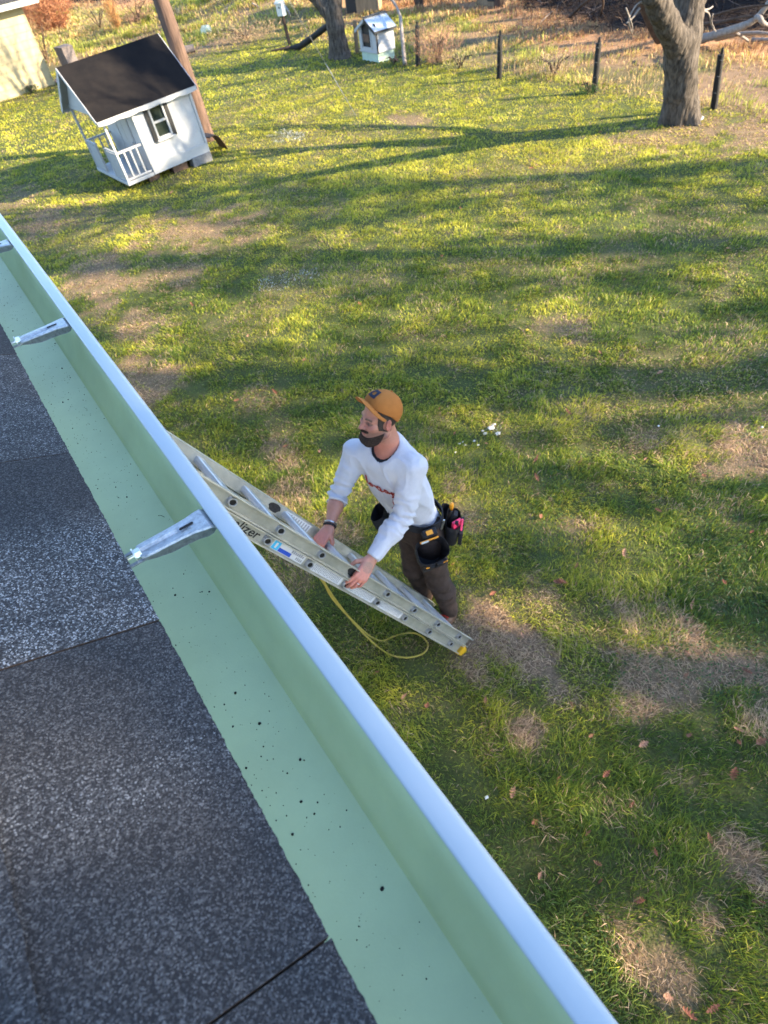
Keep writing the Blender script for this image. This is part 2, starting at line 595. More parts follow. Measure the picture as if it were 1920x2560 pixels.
gx = axis([(-300, -40, 40), (-40, -6, 4), (-6, 0, 1), (0, 6, 0.06), (6, 18, 0.12), (18, 60, 3), (60, 320, 40)])
gy = axis([(-300, -40, 40), (-40, -4, 4), (-4, -1, .5), (-1, 8, 0.06), (8, 22, 0.12), (22, 46, 0.3), (46, 80, 4), (80, 400, 40)])
GX, GY = np.meshgrid(gx, gy, indexing='ij')
gxf, gyf = GX.ravel(), GY.ravel()
gz = ground_z(gxf, gyf)
tmap = tan_map(gxf, gyf)[:, None]
bwf = beyond_wood(gxf, gyf)[:, None]
soil = np.array([0.060, 0.070, 0.024]) * (1 - tmap) + np.array([0.19, 0.125, 0.078]) * tmap
soil = soil * (0.7 + 0.6 * fbm(gxf * 9, gyf * 9, 14)[:, None])
litter = np.array([0.30, 0.17, 0.09]) * (0.5 + 1.0 * fbm(gxf * 5, gyf * 5, 15)[:, None])
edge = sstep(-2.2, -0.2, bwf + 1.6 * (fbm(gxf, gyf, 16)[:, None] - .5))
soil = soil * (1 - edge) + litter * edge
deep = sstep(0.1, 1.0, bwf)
soil = soil * (1 - deep) + np.array([0.022, 0.015, 0.013]) * deep  # ground darkened past the edge, the wood's shade put into its colour
mound = np.exp(-(((gxf - 13.4) / 2.0) ** 2 + ((gyf - 26.2) / 3.0) ** 2))[:, None]
soil = soil * (1 - 0.8 * mound) + np.array([0.36, 0.24, 0.13]) * 0.8 * mound
nx, ny = GX.shape
ii = np.arange(nx * ny).reshape(nx, ny)
quads = np.stack([ii[:-1, :-1], ii[1:, :-1], ii[1:, 1:], ii[:-1, 1:]], -1).reshape(-1, 4)
M['soil'] = pm('lawn_soil', (0.1, 0.1, 0.05), 0.95, 0.1, noise=(60, 0.45), bump=(70, 0.6), attr=True)
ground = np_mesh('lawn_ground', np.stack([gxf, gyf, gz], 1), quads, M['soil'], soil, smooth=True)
kind(ground, 'structure')


# grass ------------------------------------------------------------
def blades(name, x, y, h, wd, lean, col, mat, seed=1, swirl=1.6):
    """one three-segment blade per (x, y)"""
    r = np.random.default_rng(seed)
    n = len(x)
    z = ground_z(x, y) - 0.004
    ang = (fbm(x * 1.7, y * 1.7, seed + 5) * 4 * math.pi * swirl * 0.5 + r.normal(0, 0.9, n))
    dx, dy = np.cos(ang), np.sin(ang)
    px, py = -dy, dx
    tw = r.normal(0, 0.5, n)
    px, py = px * np.cos(tw) + dx * np.sin(tw), py * np.cos(tw) + dy * np.sin(tw)
    b = np.stack([x, y, z], 1)
    side = np.stack([px, py, np.zeros(n)], 1) * (wd * 0.5)[:, None]
    fw = np.stack([dx, dy, np.zeros(n)], 1)
    up = np.array([0, 0, 1.0])
    m = b + fw * (lean * 0.32 * h)[:, None] + up * (0.58 * h)[:, None]
    t = b + fw * (lean * h)[:, None] + up * (h * np.clip(1.0 - 0.35 * lean, 0.25, 1))[:, None]
    V = np.stack([b - side, b + side, m - side * 0.8, m + side * 0.8, t], 1).reshape(-1, 3)
    o = (np.arange(n) * 5)[:, None]
    T = np.concatenate([o + np.array([0, 1, 3]), o + np.array([0, 3, 2]), o + np.array([2, 3, 4])], 1).reshape(-1, 3)
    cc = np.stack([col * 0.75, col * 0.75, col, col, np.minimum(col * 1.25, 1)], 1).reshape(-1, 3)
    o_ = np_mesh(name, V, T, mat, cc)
    return kind(o_, 'stuff')


def ring_points(d0, d1, dens, r, x0=-0.38, x1=11.4, y0=-4.0, y1=26):
    x1, y1 = min(x1, d1), min(y1, d1)
    n = int((x1 - x0) * (y1 - y0) * dens)
    x, y = r.uniform(x0, x1, n), r.uniform(y0, y1, n)
    d = np.hypot(x, y)
    # the lawn the roof looks down on, with a margin of a few metres either side of the view
    a = np.arctan2(x, y)
    keep = (d >= d0) & (d < d1) & ((d < 5.0) | ((a > R(-10)) & (a < R(80))) | ((d < 12) & (a > 0) & (a < R(104)) & (r.random(len(x)) < 0.6)))
    return x[keep], y[keep]


def build_lawn():
    r = np.random.default_rng(11)
    X, Y, Hh, W = [], [], [], []
    for d0, d1, dens, hm, wm in [(0, 3.0, 13500, .054, .0036), (3.0, 4.6, 10500, .050, .0044), (4.6, 7.5, 6000, .046, .0062), (7.5, 11.5, 4200, .038, .0072), (11.5, 17, 2200, .036, .0100), (17, 27, 800, .040, .0160)]:
        x, y = ring_points(d0, d1, dens, r)
        tuft = fbm(x * 5.5, y * 5.5, 71, 3)
        tm = tan_map(x, y)
        keep = r.random(len(x)) < np.clip(0.40 + 1.2 * (tuft - 0.30), 0.2, 1) * (1 - 0.10 * tm)
        x, y, tuft, tm = x[keep], y[keep], tuft[keep], tm[keep]
        n = len(x)
        X.append(x)
        Y.append(y)
        Hh.append(hm * (0.45 + 1.5 * np.clip(tuft - 0.2, 0, 1)) * (0.6 + 0.8 * r.random(n)) * (1 - 0.35 * tm))
        W.append(wm * (0.6 + 0.8 * r.random(n)))
    x, y, h, wd = map(np.concatenate, (X, Y, Hh, W))
    n = len(x)
    lean = np.clip(0.75 + r.normal(0, 0.45, n), 0.05, 2.0)
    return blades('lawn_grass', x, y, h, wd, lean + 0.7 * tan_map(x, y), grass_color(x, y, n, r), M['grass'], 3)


build_lawn()


def build_clover():
    """low broad-leaved weeds between the blades, near the house"""
    r = np.random.default_rng(5)
    n = 60000
    x, y = r.uniform(0.5, 5.5, n), r.uniform(-1.4, 6, n)
    m = sstep(0.52, 0.66, fbm(x * 1.5, y * 1.5, 88)) * sstep(7.0, 3.0, np.hypot(x, y))
    k = r.random(n) < m
    x, y = x[k], y[k]
    n = len(x)
    s = r.uniform(0.004, 0.009, n)
    z = r.uniform(0.012, 0.035, n)
    a = r.uniform(0, 6.28, n)
    t1 = np.stack([np.cos(a), np.sin(a), r.normal(0, .35, n)], 1)
    t2 = np.stack([-np.sin(a), np.cos(a), r.normal(0, .35, n)], 1)
    c = np.stack([x, y, z], 1)
    V = np.stack([c - t1 * s[:, None], c - t2 * s[:, None] * .8, c + t1 * s[:, None], c + t2 * s[:, None] * .8], 1).reshape(-1, 3)
    o = (np.arange(n) * 4)[:, None]
    col = np.array([0.055, 0.105, 0.030]) * (0.6 + 0.9 * r.random(n))[:, None]
    kind(np_mesh('ground_cover', V, (o + np.array([0, 1, 2, 3])), M['grass'], np.repeat(col, 4, 0)), 'stuff')


build_clover()


def build_meadow():
    """rough grass and weeds beyond the fence and at the far end of the yard"""
    r = np.random.default_rng(23)
    n = 260000
    x, y = r.uniform(4.5, 17, n), r.uniform(2, 46, n) ** 1.0
    wild = np.maximum(sstep(10.7, 11.5, x + 1.2 * (fbm(x * .8, y * .8, 77) - .5)), sstep(21.5, 24.5, y) * sstep(5.0, 8.0, x + (y - 22) * 0.1))
    bw = beyond_wood(x, y)
    d = np.hypot(x, y)
    clump = fbm(x * 1.6, y * 1.6, 81, 3)
    keep = (bw < 0.5) & (r.random(n) < wild * np.clip(0.25 + 2.0 * (clump - 0.35), 0.12, 1))
    x, y, clump, bw, d = x[keep], y[keep], clump[keep], bw[keep], d[keep]
    n = len(x)
    h = (0.05 + 0.22 * np.clip(clump - 0.42, 0, 1) + 0.05 * r.random(n)) * (0.6 + 0.8 * r.random(n))
    h = np.where(y > 23, h * 1.3, h)
    wd = np.clip(d * 0.0009, 0.008, 0.03) * (0.6 + 0.8 * r.random(n))
    g = np.array([0.38, 0.38, 0.07])
    s = np.array([0.68, 0.47, 0.21])
    gm = sstep(0.42, 0.60, fbm(x * 0.8, y * 0.8, 91, 3))
    pick = r.random(n) < (0.30 + 0.60 * gm) * sstep(0.3, -2.0, bw)
    c = np.where(pick[:, None], g, s * (0.6 + 0.5 * r.random(n))[:, None]) * (0.7 + 0.5 * r.random(n))[:, None]
    lit = r.random(n) < 0.7 * sstep(-2.2, -0.3, bw)
    c = np.where(lit[:, None], np.array([0.42, 0.23, 0.12]) * (0.5 + 0.8 * r.random(n))[:, None], c)
    lean = np.clip(0.6 + r.normal(0, 0.5, n), 0.0, 1.8)
    blades('meadow_grass', x, y, h, wd, lean, c, M['meadow'], 9)


build_meadow()


# ------------------------------------------------------------------ the house we look down from
HY0, HY1 = -4.2, 7.6
EX, EZ, SL = -0.048, 3.12, 0.445                          # drip edge of the shingles and the roof's slope


def roof_p(t, y, h=0.0):
    """t = distance up the slope from the drip edge"""
    c = 1 / math.hypot(1, SL)
    return (EX - t * c + h * SL * c, y, EZ + t * SL * c + h * c)


house = thing('house', 'house with dark shingled roof the picture is taken from', 'house', loc=(-3.5, 1.7, 0))
hm = Matrix.Translation(Vector((3.5, -1.7, 0)))


def under(o, parent):
    """parent without moving"""
    o.parent = parent
    o.matrix_parent_inverse = parent.matrix_world.inverted() if parent.type != 'EMPTY' else Matrix.Translation(-Vector(parent.location))
    return o


def part(mb, name, mats, parent, **kw):
    o = mb.build(name, mats, None, **kw)
    o.parent = parent
    if parent.parent is None:
        o.matrix_parent_inverse = Matrix.Translation(-Vector(parent.location))
    return o


mb = MB()
mb.box((-7.0, HY0 + .3, 0), (-0.40, HY1 - .3, 2.93))
part(mb, 'wall', M['house_siding'], house)
mb = MB()
for k in range(19):                                        # lap siding on the yard side
    z0 = 0.25 + k * 0.141
    mb.add([(-0.397, HY0 + .3, z0), (-0.397, HY1 - .3, z0), (-0.397, HY1 - .3, z0 + .14), (-0.397, HY0 + .3, z0 + .14), (-0.383, HY0 + .3, z0), (-0.383, HY1 - .3, z0)],
           [(4, 5, 2, 3), (0, 1, 5, 4)])
part(mb, 'siding', M['house_siding'], house)
mb = MB()
mb.box((-0.40, HY0, 2.935), (-0.079, HY1, 2.95))
part(mb, 'soffit', M['white_trim'], house)
mb = MB()
mb.box((-0.095, HY0, 2.952), (-0.0775, HY1, 3.098))
part(mb, 'fascia', M['white_trim'], house)

# shingles: courses of separate slabs, tone per piece as in the photo
mb = MB()
EXPO = 0.177
rr = random.Random(3)
mb.add([roof_p(0.004, HY0, -.003), roof_p(0.004, HY1, -.003), roof_p(4.2, HY1, -.012), roof_p(4.2, HY0, -.012)], [(0, 1, 2, 3)], 1, (0.3, .3, .3))
for c in range(24):
    t0 = c * EXPO
    if c == 0:
        cuts = [HY0, -2.9, -1.9, -1.05, -0.62, -0.24, 0.112, 0.458, 0.817, 1.168, 1.52, 1.95, 2.33, 2.72, 3.2, 4.1, 5.0, 6.2, HY1]
        tone = lambda y: {6: 0.03, 7: 0.05}.get(int(np.searchsorted(cuts, y)), 0.05 + 0.12 * math.sin(int(np.searchsorted(cuts, y)) * 2.3))
    else:
        cuts = [HY0]
        while cuts[-1] < HY1 - 0.4:
            cuts.append(cuts[-1] + rr.choice([0.18, 0.27, 0.34, 0.34, 0.5]))
        cuts.append(HY1)
        ph = rr.random() * 6
        tone = lambda y, ph=ph: 0.06 + 0.10 * math.sin(int(np.searchsorted(cuts, y)) * 2.3 + ph)
    for a, b in zip(cuts[:-1], cuts[1:]):
        n = max(2, int((b - a) / 0.003)) if (c < 3 and a > -0.6 and b < 2.5) else 3
        lift = 0.0012 * rr.random()
        tl = EXPO + 0.02
        top, bot, up = [], [], []
        jag = 0
        for i in range(n + 1):
            y = a + 0.0010 + (b - a - 0.0020) * i / n
            jag = 0.3 * jag + rr.gauss(0, 0.00035) if c < 3 else 0
            e = t0 + jag + (0.0022 * math.sin(a * 17) if c == 0 else 0)
            top.append(roof_p(e, y, 0.0065 + lift))
            bot.append(roof_p(e + 0.001, y, 0.0005))
            up.append(roof_p(t0 + tl, y, 0.0008))
        tcol = []
        for i in range(n + 1):
            y = a + (b - a) * i / n
            tv = tone(0.5 * (a + b))
            if c == 0 and abs(a - 0.458) < 1e-6:           # the light grey blend that shades to dark half way along
                tv = 0.26 - 0.26 * float(sstep(0.62, 0.70, np.array(y)))
            if c == 0 and abs(a - 0.112) < 1e-6:
                tv = 0.04 + 0.09 * math.exp(-((y - .30) / .05) ** 2)  # paler band here is a weak streak of sunlight put into the tone
            tcol.append((tv, tv, tv))
        o0 = len(mb.v)
        mb.add(top + bot + up, [], 0, (0, 0, 0))
        mb.c[o0:o0 + 3 * (n + 1)] = tcol * 3
        fs = [(o0 + i, o0 + i + 1, o0 + 2 * (n + 1) + i + 1, o0 + 2 * (n + 1) + i) for i in range(n)]
        ed = [(o0 + n + 1 + i, o0 + n + 2 + i, o0 + i + 1, o0 + i) for i in range(n)]
        sd = [(o0, o0 + 2 * (n + 1), o0 + n + 1), (o0 + n, o0 + 2 * n + 1, o0 + 3 * n + 2)]
        mb.f += fs + ed + sd
        mb.mi += [0] * len(fs) + [1] * (len(ed) + len(sd))
mb.v += [roof_p(4.2, HY0, .004), roof_p(4.2, HY1, .004), (-7.7, HY0, 3.0), (-7.7, HY1, 3.0)]
o0 = len(mb.v) - 4
mb.c += [(0.05, .05, .05)] * 4
mb.f.append((o0, o0 + 1, o0 + 3, o0 + 2))
mb.mi.append(0)
part(mb, 'roof', [M['shingle'], M['shingle_edge']], house)

# gutter -----------------------------------------------------------
gut = thing('gutter', 'new K-style gutter along the eave, green inside with a white lip', 'gutter', loc=(0, 1.7, 2.98))
inner = [(-0.0755, 3.105), (-0.0755, 2.990), (-0.0735, 2.9862), (-0.070, 2.985), (0.0235, 2.985), (0.0256, 2.9846), (0.0264, 2.9856), (0.0285, 2.9905), (0.034, 2.9980), (0.041, 3.006), (0.0485, 3.018),
         (0.0545, 3.0325), (0.0590, 3.047), (0.0650, 3.0575), (0.0730, 3.064), (0.0790, 3.070), (0.0815, 3.079), (0.0815, 3.0965)]
outer = [(x + (0.0016 if x > -.02 else -0.0010), z - 0.0016) for x, z in inner[1:-1]]
ys = np.concatenate([np.arange(HY0, -1, .4), np.arange(-1, 4, .05), np.arange(4, HY1 + .01, .4)])


def wav(y, a=0.0012):
    return a * (math.sin(y * 3.1) + 0.6 * math.sin(y * 7.7 + 1))


mb = MB()
mb.grid([[(x + wav(y, .0004) * (1 if z > 3.0 else .3), y, z + wav(y + x * 9, .0005) * (1 if z < 2.987 else 0)) for x, z in inner] for y in ys])
tro = part(mb, 'trough', M['green'], gut, smooth=True, auto=R(24))
mb = MB()
mb.grid([[(x, y, z) for x, z in reversed(outer)] for y in ys])
part(mb, 'outer_face', M['white_coil'], gut, smooth=True)
lip = [(0.0815, 3.0950), (0.0618, 3.0945), (0.0610, 3.0955), (0.0606, 3.0975), (0.0612, 3.0993), (0.0635, 3.1003), (0.0700, 3.1008), (0.0780, 3.1006), (0.0820, 3.0996), (0.0843, 3.0972), (0.0851, 3.0935),
       (0.0851, 3.083), (0.0840, 3.072)]
mb = MB()
mb.grid([[(x + wav(y, .0003), y, z) for x, z in lip] for y in ys])
part(mb, 'lip', M['white_coil'], gut, smooth=True)


def hanger(y, slack):
    """hidden hanger: pressed plate with turned-down flanges, slot, lip hook and hex-washer screw"""
    g = MB()
    z = 3.098
    xs = [-0.034, -0.030, -0.02, 0.0, 0.018, 0.036, 0.048, 0.056, 0.0605, 0.072]
    hw = [0.0125, 0.0135, 0.014, 0.0145, 0.0150, 0.0165, 0.0195, 0.0205, 0.0205, 0.0205]
    zz = [0.0, 0.0, 0.0, 0, 0.0, 0.0, -0.0005, -0.001, -0.0045, -0.0058]
    def tilt(x, dy, dz):
        return (x, y + dy + slack * x, z + dz)
    # top plate cross-section: flange - edge - ridge - groove - ridge - edge - flange
    rows = []
    for x, h, dz in zip(xs, hw, zz):
        gr = 0.0035 if -0.031 < x < 0.02 else (0.0015 if x < 0.03 else 0.0)
        fl = 0.013 * max(0.0, min(1.0, (0.0612 - x) / 0.007)) ** 0.6 * (0.25 + 0.75 * min(1, (x + 0.036) / 0.03)) + 0.001
        sec = [(-h, -fl), (-h, -0.002), (-h + 0.0015, 0.0003), (-h * 0.55, 0.0006), (-h * 0.36, 0.0004 - gr), (h * 0.10, 0.0004 - gr), (h * 0.30, 0.0006), (h - 0.0015, 0.0003), (h, -0.002), (h, -fl)]
        rows.append([tilt(x, a, dz + b) for a, b in sec])
    n = len(rows[0])
    g.grid(rows)
    g.grid([[(p[0], p[1], p[2] - 0.0009) for p in r_] for r_ in rows])
    # back tongue lying against the gutter's back wall, below the screw
    for s in (-1, 1):
        g.box((-0.074, y + s * 0.0105 - 0.0025, z - 0.006), (-0.031, y + s * 0.0105 + 0.0025, z - 0.0035))
    g.box((-0.0745, y - 0.012, z - 0.022), (-0.073, y + 0.012, z + 0.004))
    h_ = part(g, 'hanger', M['galv'], gut, smooth=True, auto=R(18))
    s = MB()
    s.prism([(0.0022 * math.cos(a), 0.0022 * math.sin(a)) for a in np.linspace(0, 2 * math.pi, 9)[:-1]], -0.0735, -0.040, lambda u, v, t: (t, y + u, z - 0.001 + v))
    hexa = [(0.0070 * math.cos(a), 0.0070 * math.sin(a)) for a in np.linspace(0, 2 * math.pi, 7)[:-1]]
    s.prism([(p[0] * 1.9, p[1] * 1.9) for p in [(0.0052 * math.cos(a), 0.0052 * math.sin(a)) for a in np.linspace(0, 2 * math.pi, 17)[:-1]]], -0.0405, -0.0388, lambda u, v, t: (t, y + u, z - 0.001 + v))
    s.prism(hexa, -0.0388, -0.0315, lambda u, v, t: (t, y + u, z - 0.001 + v))
    o = s.build('screw', M['zinc'], h_)
    o.matrix_parent_inverse = Matrix.Translation(-Vector(gut.location)) if False else Matrix.Identity(4)
    sl_ = MB()
    pts = [(0.0075 * (1 if abs(a) < math.pi / 2 else -1) + 0.0022 * math.cos(a), 0.0022 * math.sin(a)) for a in np.linspace(-math.pi, math.pi, 17)[:-1]]
    sl_.prism(pts, 0.0008, 0.0012, lambda u, v, t: (0.031 + u, y + v + slack * 0.03, z + t))
    o2 = sl_.build('slot', M['grit'], h_)


for hy, sk_ in ((-1.35, .02), (-0.75, -.02), (-0.15, .02), (0.598, -.03), (1.285, .02), (1.83, -.01), (2.45, .02), (3.06, 0), (3.7, .02), (4.3, 0), (4.9, .01), (5.5, 0), (6.1, .02), (6.7, 0), (7.3, 0)):
    hanger(hy, sk_)

# shingle grit and dust washed into the trough
r = np.random.default_rng(4)
mb = MB()
spots = [(438, 1487, 1.7), (432, 1470, 1.0), (458, 1493, .8), (505, 1479, 1.4), (523, 1479, 1.7), (490, 1530, .7), (560, 1760, 1.0), (588, 1732, 1.9), (540, 1590, .6), (582, 1815, 1.2), (648, 1808, 2.0), (612, 1712, .9),
         (750, 1898, 1.7), (760, 1900, 1.0), (718, 1932, 1.0), (652, 1890, .9), (785, 2034, 1.3), (752, 2003, 1.6), (730, 2085, 1.5), (955, 2221, 2.2), (850, 2066, .9), (866, 2025, .9), (155, 920, 1.6), (157, 1005, 1.7),
         (175, 943, 1.0), (32, 827, 1.5), (20, 818, 1.0), (317, 1242, 1.5), (289, 1217, 1.1), (285, 1205, .8), (296, 1263, .9), (245, 1198, .9), (128, 1010, 1.0), (342, 1297, .9), (228, 1130, .7), (500, 1480, 1.0), (672, 1740, .8)]
pts = []
for px, py, s in spots:
    q = ray(px, py)
    q = q * ((2.986 - CAMZ) / q[2])
    if q[0] > -.074:
        pts.append((q[0], q[1], s * 0.0011))
for k in range(900):
    pts.append((0.024 - 0.092 * r.random() ** 0.8, r.uniform(-0.4, 2.2), 0.00035 * (1 + r.exponential(0.55))))
for x, y, s in pts:
    a0 = r.random() * 6
    ring = [(x + s * math.cos(a0 + k * 1.047) * r.uniform(.75, 1.2), y + s * math.sin(a0 + k * 1.047) * r.uniform(.75, 1.2)) for k in range(6)]
    top = [(x + (a - x) * .5, y + (b - y) * .5, 2.9852 + s * 0.9) for a, b in ring]
    base = [(a, b, 2.9845) for a, b in ring]
    mb.add(base + top, [(k, (k + 1) % 6, 6 + (k + 1) % 6, 6 + k) for k in range(6)] + [tuple(range(6, 12))])
tw = onz(405, 1292, 2.9865)
mb.tube([(tw[0] - .004, tw[1] + .006, 2.987), (tw[0], tw[1] + .001, 2.989), (tw[0] + .003, tw[1] - .004, 2.987)], 0.0004, 4)
grit = mb.build('roof_grit', M['grit'])
grit['label'] = 'black shingle grit scattered along the green gutter bottom'
grit['category'] = 'grit'
kind(grit, 'stuff')


# ------------------------------------------------------------------ extension ladder
LP = np.array([1.1567, 1.5931, 0.1725])
LU = np.array([-0.45706, 0.10170, 0.88360])
LW = np.array([0.00784, 0.99386, -0.11034])
LV = np.array([0.88940, 0.04351, 0.45505])
LS, LWID = 0.2907, 0.40


def lad(u, v, wv):
    return tuple(LP + LU * u + LV * v + LW * wv)


ladder = thing('extension_ladder', 'aluminium extension ladder leaning on the house wall under the eave', 'ladder', loc=tuple(LP))


def lpart(mb, name, mats, parent=None, **kw):
    if parent is None:
        return part(mb, name, mats, ladder, **kw)
    return mb.build(name, mats, parent, **kw)


def rail(v0, wc, out, u0, u1):
    """C channel, open to the outside (out = -1 towards the camera)"""
    d, fl, t = 0.0305, 0.0135, 0.003
    poly = [(-d, out * fl), (-d, -out * fl), (d, -out * fl), (d, out * fl), (d - t, out * fl), (d - t, -out * (fl - t)), (-d + t, -out * (fl - t)), (-d + t, out * fl)]
    g = MB()
    g.prism(poly, u0, u1, lambda a, b, t_: lad(t_, v0 + a, wc + b))
    # rounded edge beads along both flanges
    for s in (-1, 1):
        g.tube([lad(u0, v0 + s * (d - .002), wc + out * fl), lad(u1, v0 + s * (d - .002), wc + out * fl)], 0.0036, 8)
    return lpart(g, 'side_rail', M['alu'])


FV = 0.063
rails = {}
for nm, v0, u0, u1 in (('base', -0.005, -0.135, 2.98), ('fly', FV, -0.165, 3.08)):
    for side, wc, out in (('near', 0.0, -1), ('far', LWID, 1)):
        rails[nm, side] = rail(v0, wc, out, u0, u1)


def rung(u, v):
    g = MB()
    prof = [(-.019, -.012), (-.014, -.018), (.014, -.018), (.019, -.012), (.022, 0), (.021, .015), (.016, .019), (-.016, .019), (-.021, .015), (-.022, 0)]
    g.prism(prof, 0.004, LWID - 0.004, lambda a, b, t: lad(u + a, v + b * .9, t))
    for a, s in ((0.0, -1), (LWID, 1)):
        ring = [(math.cos(k * math.pi / 8), math.sin(k * math.pi / 8)) for k in range(16)]
        o = [(lad(u + .0185 * c * 1.15, v + .0175 * d_, a + s * -.002)) for c, d_ in ring]
        o2 = [(lad(u + .0185 * c * 1.15, v + .0175 * d_, a + s * .007)) for c, d_ in ring]
        i2 = [(lad(u + .0145 * c * 1.15, v + .0135 * d_, a + s * .007)) for c, d_ in ring]
        i1 = [(lad(u + .0145 * c * 1.15, v + .0135 * d_, a + s * .001)) for c, d_ in ring]
        st = len(g.v)
        g.v += o + o2 + i2 + i1
        for k in range(16):
            k2 = (k + 1) % 16
            for q in range(3):
                g.f.append((st + q * 16 + k, st + q * 16 + k2, st + (q + 1) * 16 + k2, st + (q + 1) * 16 + k))
                g.mi.append(0)
        g.f.append(tuple(st + 48 + k for k in range(16)))
        g.mi.append(1)
    return lpart(g, 'rung', [M['alu_rung'], M['dark_hole']])


for k in range(11):
    rung(k * LS, -0.005)
    rung(k * LS - 0.021, FV)
# feet: yellow end caps turned out into spurs
for wc, s in ((0.0, -1), (LWID, 1)):
    g = MB()
    g.prism([(-.190, -.030), (-.178, -.041), (-.10, -.041), (-.10, -.0365), (-.1365, -.036), (-.1365, .026), (-.115, .0262), (-.115, .031), (-.148, .031), (-.195, .008)], -.013, .015,
            lambda a, b, t: lad(a, b, wc + t))
    lpart(g, 'foot', M['yellow'], bevel=0.002)
# hook that locks the fly on the base, seen on the far side
for wc in (0.03, LWID - .03):
    g = MB()
    g.box((0.985, 0.018, -.012), (1.06, 0.055, .012), fr=lambda a, b, t: lad(a, b, wc + t))
    g.box((1.03, 0.050, -.010), (1.075, 0.075, .010), fr=lambda a, b, t: lad(a, b, wc + t))
    lpart(g, 'rung_lock', M['alu_rung'], bevel=0.002)


def sticker(side, u0, u1, lines, name='label', v0=-.022, v1=.024, kindof=0):
    # sits on the web, just inside the flanges
    def fr(a, b, t):
        return lad(a, b - .006, 0.0103 - t)
    g = MB()
    g.box((u0, v0, 0.0003), (u1, v1, 0.0011), fr=fr, mi=0)
    rs = random.Random(int(u0 * 1000))
    if kindof == 0:
        nl = lines
        for i in range(nl):
            x0 = u1 - .012 - (u1 - u0 - .024) * i / nl
            a = v1 - .006
            while a > v0 + .008:
                b = a - rs.uniform(.004, .011)
                b = max(b, v0 + .005)
                g.box((x0 - (u1 - u0) / nl * .45, b, 0.0013), (x0, a, 0.0016), fr=fr, mi=1)
                a = b - .003
    else:
        g.box((u1 - .045, v0 + .002, 0.0013), (u1 - .004, v1 - .002, 0.0016), fr=fr, mi=3)
        g.box((u0 + .085, v0 + .003, 0.0013), (u1 - .047, v0 + .022, 0.0016), fr=fr, mi=2)
        for i in range(7):
            g.box((u0 + .012 + i * .012, v0 + .026, 0.0013), (u0 + .020 + i * .012, v0 + .026 + rs.uniform(.006, .016), 0.0016), fr=fr, mi=1)
        for i in range(4):
            g.box((u0 + .010 + i * .011, v0 + .006, 0.0013), (u0 + .017 + i * .011, v0 + .020, 0.0016), fr=fr, mi=1)
        g.box((u1 - .030, v0 + .010, 0.0018), (u1 - .018, v0 + .036, 0.0020), fr=fr, mi=0)
    mats = [M['sticker'], M['ink'], M['blue'], M['cyan']]
    return lpart(g, name, mats, rails['base', side])


def rel(o):
    o.matrix_parent_inverse = Matrix.Identity(4)
    return o


for (a, b, nl, kd) in ((1.49, 1.705, 8, 1), (1.195, 1.425, 18, 0), (0.90, 1.135, 20, 0), (0.61, 0.845, 20, 0)):
    rel(sticker('near', a - .0, b - .0, nl, kindof=kd))
g = MB()
def frf(a, b, t):
    return lad(a, b, LWID - .0138 - t)
g.box((1.24, FV - .022, 0.0003), (1.44, FV + .024, 0.0011), fr=frf)
for i in range(9):
    g.box((1.25 + i * .02, FV - .016, .0013), (1.26 + i * .02, FV + .018, .0016), fr=frf, mi=1)
rel(g.build('label', [M['sticker'], M['ink']], rails['fly', 'far']))
# black tape / scuffs where the rungs have rubbed the rails
for (sd, fv, ua, ub, va, vb, wf) in (('near', FV, 1.12, 1.215, -.026, .026, 0.0103), ('far', FV, 1.47, 1.56, -.026, .028, LWID - .0133)):
    g = MB()
    n = 14
    rs = random.Random(5)
    ring = [((ua + ub) / 2 + (ub - ua) / 2 * math.cos(6.283 * k / n) * rs.uniform(.75, 1.1), fv + (va + vb) / 2 + (vb - va) / 2 * math.sin(6.283 * k / n) * rs.uniform(.8, 1.0)) for k in range(n)]
    d = -0.0012 if sd == 'far' else 0.0
    g.add([lad(a, b, wf - 0.0008 if sd == 'near' else wf + d) for a, b in ring], [tuple(range(n))])
    rel(g.build('scuff_mark', M['scuff'], rails['fly', sd]))
# printed name on the lower rail, running down into view from behind the gutter
fc = bpy.data.curves.new('printed_name', 'FONT')
fc.body = 'equalizer'
fc.size = 0.068
fc.extrude = 0.0003
fc.offset = 0.0009
fc.shear = 0.15
fo = bpy.data.objects.new('printed_name', fc)
COL.objects.link(fo)
dg = bpy.context.evaluated_depsgraph_get()
me = bpy.data.meshes.new_from_object(fo.evaluated_get(dg))
bpy.data.objects.remove(fo)
wd_ = max(v.co.x for v in me.vertices)
for v in me.vertices:
    x, y, z = v.co
    v.co = lad(1.785 + (wd_ - x), -0.026 + y * 0.88, 0.0100 - z)
me.materials.clear()
me.materials.append(M['ink_black'])
fo = bpy.data.objects.new('printed_name', me)
COL.objects.link(fo)
rel(fo)
fo.parent = rails['base', 'near']

# the ladder's yellow rope, hanging down behind the rails and looped on the grass
def smooth_path(P, n=8):
    P = [Vector(p) for p in P]
    out = []
    for i in range(len(P) - 1):
        a, b, c, d = P[max(i - 1, 0)], P[i], P[i + 1], P[min(i + 2, len(P) - 1)]
        for k in range(n):
            t = k / n
            out.append(0.5 * ((2 * b) + (c - a) * t + (2 * a - 5 * b + 4 * c - d) * t * t + (3 * b - a - 3 * c + d) * t ** 3))
    out.append(P[-1])
    return out


